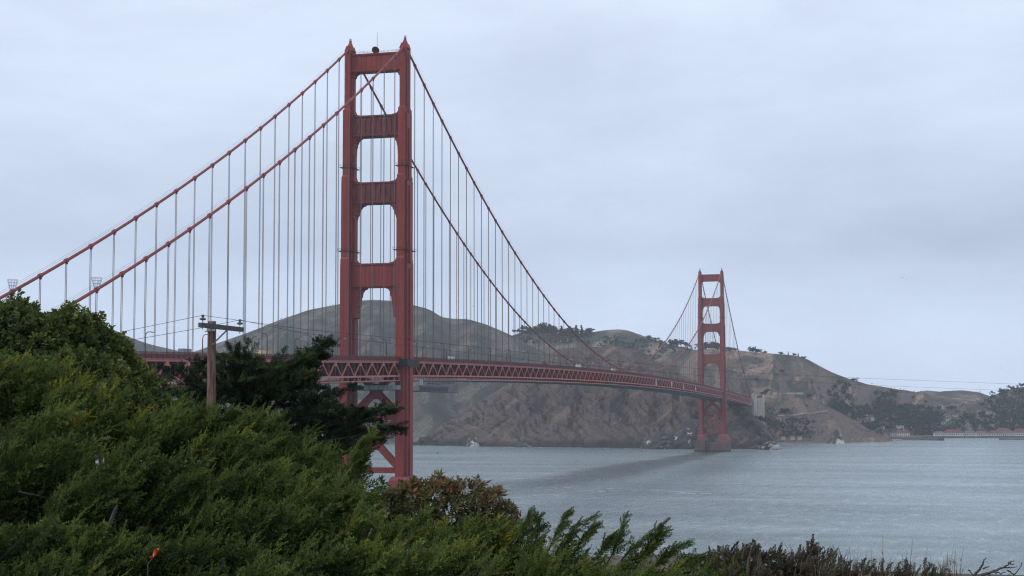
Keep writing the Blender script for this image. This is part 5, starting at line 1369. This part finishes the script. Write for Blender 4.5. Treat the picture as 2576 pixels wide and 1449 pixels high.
# dark windswept cypress behind the pole
cy = tag(empty('cypress_tree'), 'dark windswept cypress spreading behind the utility pole', 'tree')
DC = 45.0
tips = [(409, 927), (424, 1044), (440, 985), (456, 930), (500, 918), (540, 908), (576, 874), (594, 872), (622, 868), (655, 904), (690, 910), (716, 886), (742, 912), (765, 900), (800, 870), (832, 850), (825, 862), (790, 890), (812, 975),
        (896, 969), (850, 985), (960, 1025), (994, 1029), (1006, 1070), (985, 1098), (955, 1085), (930, 1110), (870, 1120), (820, 1135), (778, 1156), (800, 1120), (480, 960), (520, 950), (560, 930), (610, 925), (650, 930), (700, 940), (750, 950), (790, 965),
        (840, 1010), (880, 1030), (920, 1055), (460, 1010), (500, 1000), (560, 985), (620, 975), (680, 985), (740, 1000), (790, 1020), (840, 1050), (890, 1075), (450, 1060), (500, 1050), (560, 1040), (620, 1040), (680, 1050), (740, 1060), (800, 1075), (850, 1095), (600, 1090), (700, 1100), (760, 1110),
        (630, 918), (580, 918), (665, 925), (770, 935), (720, 925)]
tk = [at(690, 1290, DC), at(680, 1180, DC), at(665, 1080, DC), at(650, 990, DC), at(640, 930, DC)]
tk[0][2] = float(ground_z(tk[0][0], tk[0][1])) - .2
MB().tube(tk, [.30, .24, .17, .10, .04], 9).build('trunk', M['bark'], cy)
bm = MB(); Ps, As, Ss, Ts_ = [], [], [], []
for (u, v) in tips:
    dd = DC + rng.uniform(-1.6, 1.6); e1 = at(u, v, dd)
    f = np.clip((1250 - v) / 360 * .8 + rng.uniform(-.1, .1), .1, .95) * (len(tk) - 1); i0 = min(int(f), len(tk) - 2); s0 = tk[i0] + (tk[i0 + 1] - tk[i0]) * (f - i0)
    s0 = s0 - ZU * .25
    tt = np.linspace(0, 1, 12)[:, None]; mid = s0 * .45 + e1 * .55 - ZU * rng.uniform(.05, .28)
    cv = (1 - tt) ** 2 * s0 + 2 * tt * (1 - tt) * mid + tt ** 2 * e1
    bm.tube(cv, np.linspace(.055, .008, 12), 5)
    dv = unit(np.gradient(cv, axis=0)); lim = np.linalg.norm(e1 - s0)
    n = int(14 + 9 * lim)
    for k in range(n):
        q = rng.uniform(.28, 1.0) ** .8; i = min(int(q * 11), 10); p = cv[i] + (cv[i + 1] - cv[i]) * (q * 11 - i)
        spread = .30 * (1.05 - q) + .05
        p = p + rng.normal(0, 1, 3) * np.array([spread, spread, spread * .35])
        a_ = dv[i] * .9 + rng.normal(0, .45, 3) * np.array([1, 1, .5]) + ZU * .22 + RH * .18
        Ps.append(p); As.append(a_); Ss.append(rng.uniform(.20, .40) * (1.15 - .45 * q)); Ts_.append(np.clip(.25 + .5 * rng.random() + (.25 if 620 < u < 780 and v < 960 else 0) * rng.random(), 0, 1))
bm.build('limb', M['bark'], cy)
hull = [(440, 1000, 25), (480, 950, 25), (520, 915, 25), (560, 905, 25), (600, 900, 25), (640, 905, 25), (680, 915, 25), (720, 918, 25), (760, 925, 20), (470, 1030, 40), (520, 975, 40), (570, 955, 40), (620, 950, 40), (670, 955, 40), (720, 960, 40), (765, 965, 30),
        (500, 1060, 45), (550, 1010, 45), (600, 995, 45), (650, 1000, 45), (700, 1000, 45), (750, 1005, 45), (795, 1010, 35), (560, 1060, 50), (620, 1045, 50), (680, 1045, 50), (740, 1045, 50), (800, 1050, 45), (850, 1040, 35), (890, 1055, 35), (930, 1072, 30), (972, 1072, 18), (965, 1040, 14), (905, 1040, 18), (640, 1090, 60), (710, 1090, 60), (780, 1090, 50), (840, 1085, 45), (890, 1090, 35), (780, 1125, 30), (860, 1110, 30),
        (795, 885, 12), (780, 905, 14), (812, 868, 10)]
for (u, v, sp_) in hull:
    for k in range(4 if u < 800 else 3):
        uu, vv, dd = u + rng.normal(0, sp_ * .45), round((v + (16 if v < 960 and u < 780 else 4) + rng.normal(0, 8) + .06 * (u - 700)) / 25) * 25 - .06 * (u - 700) + rng.normal(0, 2.5), DC + rng.normal(0, .9)
        c = at(uu, vv, dd); a, b_ = rng.uniform(22, 42) * DC / FD * (sp_ / 45) ** .5, rng.uniform(3.5, 7) * DC / FD; n = 20
        dr = unit(rng.normal(size=(n, 3))); loc = dr * np.array([a, a, b_]) * (rng.random((n, 1)) ** .4)
        P = c + loc[:, :1] * RH + loc[:, 1:2] * TOCAM + loc[:, 2:] * ZU
        out = dr[:, :1] * RH + dr[:, 1:2] * TOCAM
        Ps += list(P); As += list(unit(out * .9 + ZU * .17 + RH * .4 + rng.normal(0, .25, P.shape))); Ss += list(rng.uniform(.15, .28, n))
        Ts_ += list(np.clip(.18 + .30 * rng.random() + .20 * rng.random(n) + .42 * dr[:, 2] + (.25 if 590 < u < 790 and v < 965 else 0), 0, 1))  # pad tops paler, undersides darker: light and shade put into the tint
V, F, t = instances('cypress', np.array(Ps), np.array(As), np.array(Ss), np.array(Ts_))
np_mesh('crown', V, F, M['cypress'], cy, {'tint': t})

# dark dry scrub and stalks at the lower right
shrub('dry_scrub', [(1835, 1438, 60, 66, 13.2), (1890, 1430, 65, 72, 13.2), (1945, 1434, 65, 62, 13.2), (1995, 1438, 65, 58, 13.2), (1900, 1475, 130, 40, 12.8)], 'feather', M['brownleaf'], 1500, .085, 'dark brown scrub mound right of the feathery shoots', wind=.1, up=.25, tint=(.0, .8), outw=.8, patch=.8, hollow=False)
tw = shrub('twiggy_bush', [(2015, 1415, 45, 42, 13.4), (2060, 1405, 48, 40, 13.4), (2105, 1425, 40, 36, 13.4)], 'feather', M['brownleaf'], 900, .085, 'open twiggy dark bush standing above the dry scrub', wind=.1, up=.8, tint=(.05, .6), outw=.7, patch=.6)
shrub('dry_scrub', [(2090, 1450, 70, 42, 12.8), (2170, 1455, 60, 36, 12.8), (2240, 1458, 60, 34, 12.8), (2310, 1455, 60, 34, 12.8), (2365, 1468, 50, 30, 12.8)], 'feather', M['brownleaf'], 1300, .085, 'low rust and olive scrub along the bottom edge, lower right', wind=.1, up=.45, tint=(.1, 1.0), outw=.7, hollow=False)
tb = MB()
for k in range(70):
    u = rng.uniform(1990, 2120); a = at(u + rng.normal(0, 8), 1450, 13.4); b = at(u + rng.normal(6, 22), rng.uniform(1366, 1412), 13.4 + rng.normal(0, .2)); mid = (a + b) / 2 + rng.normal(0, .02, 3)
    tb.tube([a, mid, b], [.0035, .0028, .0010], 4)
o = tb.build('twig', M['dead_wood'], tw); o.location = -tw.location
gs = tag(empty('dry_grass'), 'thin dry stalks standing against the water at lower right', None, None, 'stuff')
sv = MB()
for k in range(130):
    u = rng.uniform(1830, 2420) if k % 3 else rng.choice([2050, 2160, 2185, 2215, 2270, 2330, 2360, 2385]) + rng.normal(0, 10)
    base = 1452; top = base - abs(rng.normal(0, 26)) - 22 - (34 if rng.random() < .12 else 0)
    d = rng.uniform(12.6, 13.6); lean = rng.normal(5, 9)
    a = at(u, base + 4, d); b = at(u + lean, top, d); mid = at(u + lean * .3, (base + top) / 2, d)
    sv.tube([a, mid, b], [.0026, .002, .0008], 4)
    if rng.random() < .5: sv.tube([mid, at(u + lean * .5 + rng.normal(0, 8), (base + top) / 2 - 10, d)], [.003, .001], 4)
nv = len(sv.v)
bpy.data.objects.remove(gs)
o = np_mesh('dry_grass', np.array(sv.v), np.array([f for f in sv.f if len(f) == 4]), M['straw'], None, {'tint': np.repeat(rng.random((nv + 3) // 4), 4)[:nv]})
tag(o, 'thin dry stalks standing against the water at lower right', kind='stuff')

# bare dead branch at the lower right corner
db = tag(empty('dead_branch'), 'bare grey dead branch in the lower right corner', 'branch')
def dpt(x, y, d=11.5): return at((2700 + x * .517) * .63889, (2080 + y * .517) * .63889, d)
def dbranch(name, pts, r0, r1, par):
    p = np.array([dpt(*q) for q in pts]); n = len(p); q = np.linspace(0, n - 1, (n - 1) * 5 + 1)
    p = np.stack([np.interp(q, np.arange(n), p[:, i]) for i in range(3)], -1); p[1:-1] = (p[:-2] + p[1:-1] * 2 + p[2:]) / 4 + rng.normal(0, .0025, (len(p) - 2, 3))
    return MB().tube(p, np.linspace(r0, r1, len(p)), 6).build(name, M['dead_wood'], par)
dbranch('limb', [(2215, 470), (2205, 400), (2200, 350), (2240, 310), (2262, 275), (2265, 252), (2286, 222)], .013, .003, db)
dbranch('limb', [(2205, 400), (2240, 358), (2330, 336), (2392, 305), (2420, 298), (2460, 262), (2502, 246)], .013, .003, db)
for pts in ([(2150, 318), (2172, 335), (2195, 372)], [(2262, 310), (2295, 296), (2312, 290)], [(2340, 330), (2400, 345), (2440, 330)], [(2420, 298), (2470, 298), (2530, 294)], [(2450, 320), (2500, 360), (2520, 330), (2545, 305), (2562, 258)], [(2300, 345), (2330, 375), (2390, 390)], [(2460, 262), (2480, 275), (2505, 270)], [(2380, 420), (2430, 380), (2470, 345)]):
    dbranch('twig', pts, .006, .002, db)

# utility pole
up_ = tag(empty('utility_pole'), 'weathered wooden utility pole with one crossarm and two insulators', 'utility pole')
DP = 34.0
pb = at(530, 1150, DP); pt = at(533.5, 808, DP); pb[2] = float(ground_z(pb[0], pb[1])) - .3
MB().tube([pb, pb * .5 + pt * .5, pt - ZU * .01, pt], [.104, .094, .087, .083], 16).build('pole', M['pole_wood'], up_, smooth=False)
a0 = at(491, 817.5, 33.12); a1 = at(597.5, 829.5, 34.75)
ad = unit(a1 - a0); an = unit(np.cross(ad, ZU)); sft = an * -.13 if (an @ TOCAM) < 0 else an * .13
MB().beam(a0 + sft * .9, a1 + sft * .9, .09, .095).build('crossarm', M['arm_wood'], up_)
nb_ = at(536, 868, DP) + TOCAM * .11
for fr in (.30, .72):
    MB().beam(a0 + (a1 - a0) * fr + sft * .5, nb_, .018, .03).build('brace', M['metal_grey'], up_)
ins = []
for fr in (.06, .94):
    p = a0 + (a1 - a0) * fr + sft * .9
    MB().tube([p - ZU * .09, p + ZU * .16], .010, 6).build('pin', M['metal_grey'], up_)
    g = MB(); g.tube([p + ZU * .10, p + ZU * .115, p + ZU * .135, p + ZU * .16, p + ZU * .17, p + ZU * .19, p + ZU * .21, p + ZU * .22], [.02, .068, .068, .025, .02, .034, .034, .012], 14)
    g.build('insulator', M['scaffold'], up_); ins.append(p + ZU * .205)
MB().beam(pt - ZU * .10 + TOCAM * .085, pt - ZU * .22 + TOCAM * .092, .20, .02).build('strap', M['metal_grey'], up_)
for k, (left, right, lab) in enumerate((([(310, 834, 33), (200, 856, 32)], [(760, 828, 40), (1000, 851, 48), (1330, 888, 60), (1850, 936, 76), (2160, 951, 84), (2576, 967, 95), (2750, 972, 100)], 'upper power line running from the utility pole across the bridge view'),
                                       ([(440, 838, 33.5), (342, 853, 32.5), (240, 872, 31.5)], [(760, 838, 40), (1000, 866, 48), (1330, 906, 60), (1850, 953, 76), (2160, 968, 84), (2576, 984, 95), (2750, 989, 100)], 'lower power line running from the utility pole across the bridge view'))):
    P = [at(*q) for q in left[::-1]] + [ins[k]] + [at(*q) for q in right]
    P = np.array(P); s_ = np.concatenate([[0], np.cumsum(np.linalg.norm(np.diff(P, axis=0), axis=1))])
    q = np.linspace(0, s_[-1], 60); Pq = np.stack([np.interp(q, s_, P[:, i]) for i in range(3)], -1)
    Pq = np.sort(np.concatenate([q, [s_[len(left)]]])); Pq = np.stack([np.interp(Pq, s_, P[:, i]) for i in range(3)], -1)
    tag(MB().tube(Pq, .0048, 5).build('power_line', M['black']), lab, 'cable', 'power lines from the utility pole')

# grey stake and orange tape
st = tag(empty('wooden_stake'), 'grey weathered stake leaning out of the dark shrub at lower left', 'stake')
a, b = at(262, 1352, 13.0), at(295, 1270, 13.0); gfoot = a + (a - b) * 3.0
m = MB(); m.tube([gfoot, a, b - (b - a) * .12, b], [.02, .018, .016, .006], 7); o = m.build('shaft', M['dead_wood'], st)
tp = tag(empty('marker_tape'), 'bright orange tape on a thin stick at lower left', 'marker tape')
a, b = at(372, 1420, 11.4), at(400, 1382, 11.4); gf = a - ZU * .5
MB().tube([gf, a, b], [.006, .005, .004], 6).build('stick', M['dead_wood'], tp)
n = 9; tv = []; 
for i in range(n):
    f = i / (n - 1); c = at(377 + 22 * f + 2 * math.sin(f * 9), 1402 - 19 * f + 3 * math.sin(f * 6), 11.3); wv = .004 + .017 * math.sin(f * 2.9) ** 2
    nrm = TOCAM * (.02 * math.sin(f * 11)); tv += [c + ZU * wv + nrm, c - ZU * wv * .8 + RH * wv * .4 - nrm]
fs = [(2 * i, 2 * i + 1, 2 * i + 3, 2 * i + 2) for i in range(n - 1)]
m = MB(); m.add(tv, fs); m.add([p + TOCAM * .003 for p in tv], [f[::-1] for f in fs]); m.build('tape', M['tape'], tp)

for nm in ('fartree', 'scrub', 'cypress'): pass

# a low plant with pale blade leaves at the very bottom edge
bp_ = tag(empty('broad_leaved_plant'), 'low plant with pale pointed blade leaves at the bottom edge, lower left', 'plant')
for (u, v, du, dv) in ((86, 1462, 10, 30), (98, 1465, -14, 26), (152, 1464, 9, 34), (170, 1466, 18, 22), (255, 1462, 10, 42), (268, 1466, -10, 30), (440, 1468, 12, 26), (456, 1468, -6, 24), (340, 1468, 14, 24), (120, 1470, 24, 30)):
    b0 = at(u, v, 11.2); t1 = at(u + du, v - dv, 11.1); md = (b0 + t1) / 2; sd = unit(np.cross(t1 - b0, TOCAM)) * .016
    MB().add([b0 - sd * .4, b0 + sd * .4, md + sd + TOCAM * .006, t1, md - sd + TOCAM * .006, md - TOCAM * .004], [(0, 1, 5), (1, 2, 5), (2, 3, 5), (3, 4, 5), (4, 0, 5)]).build('leaf', M['blade'], bp_)
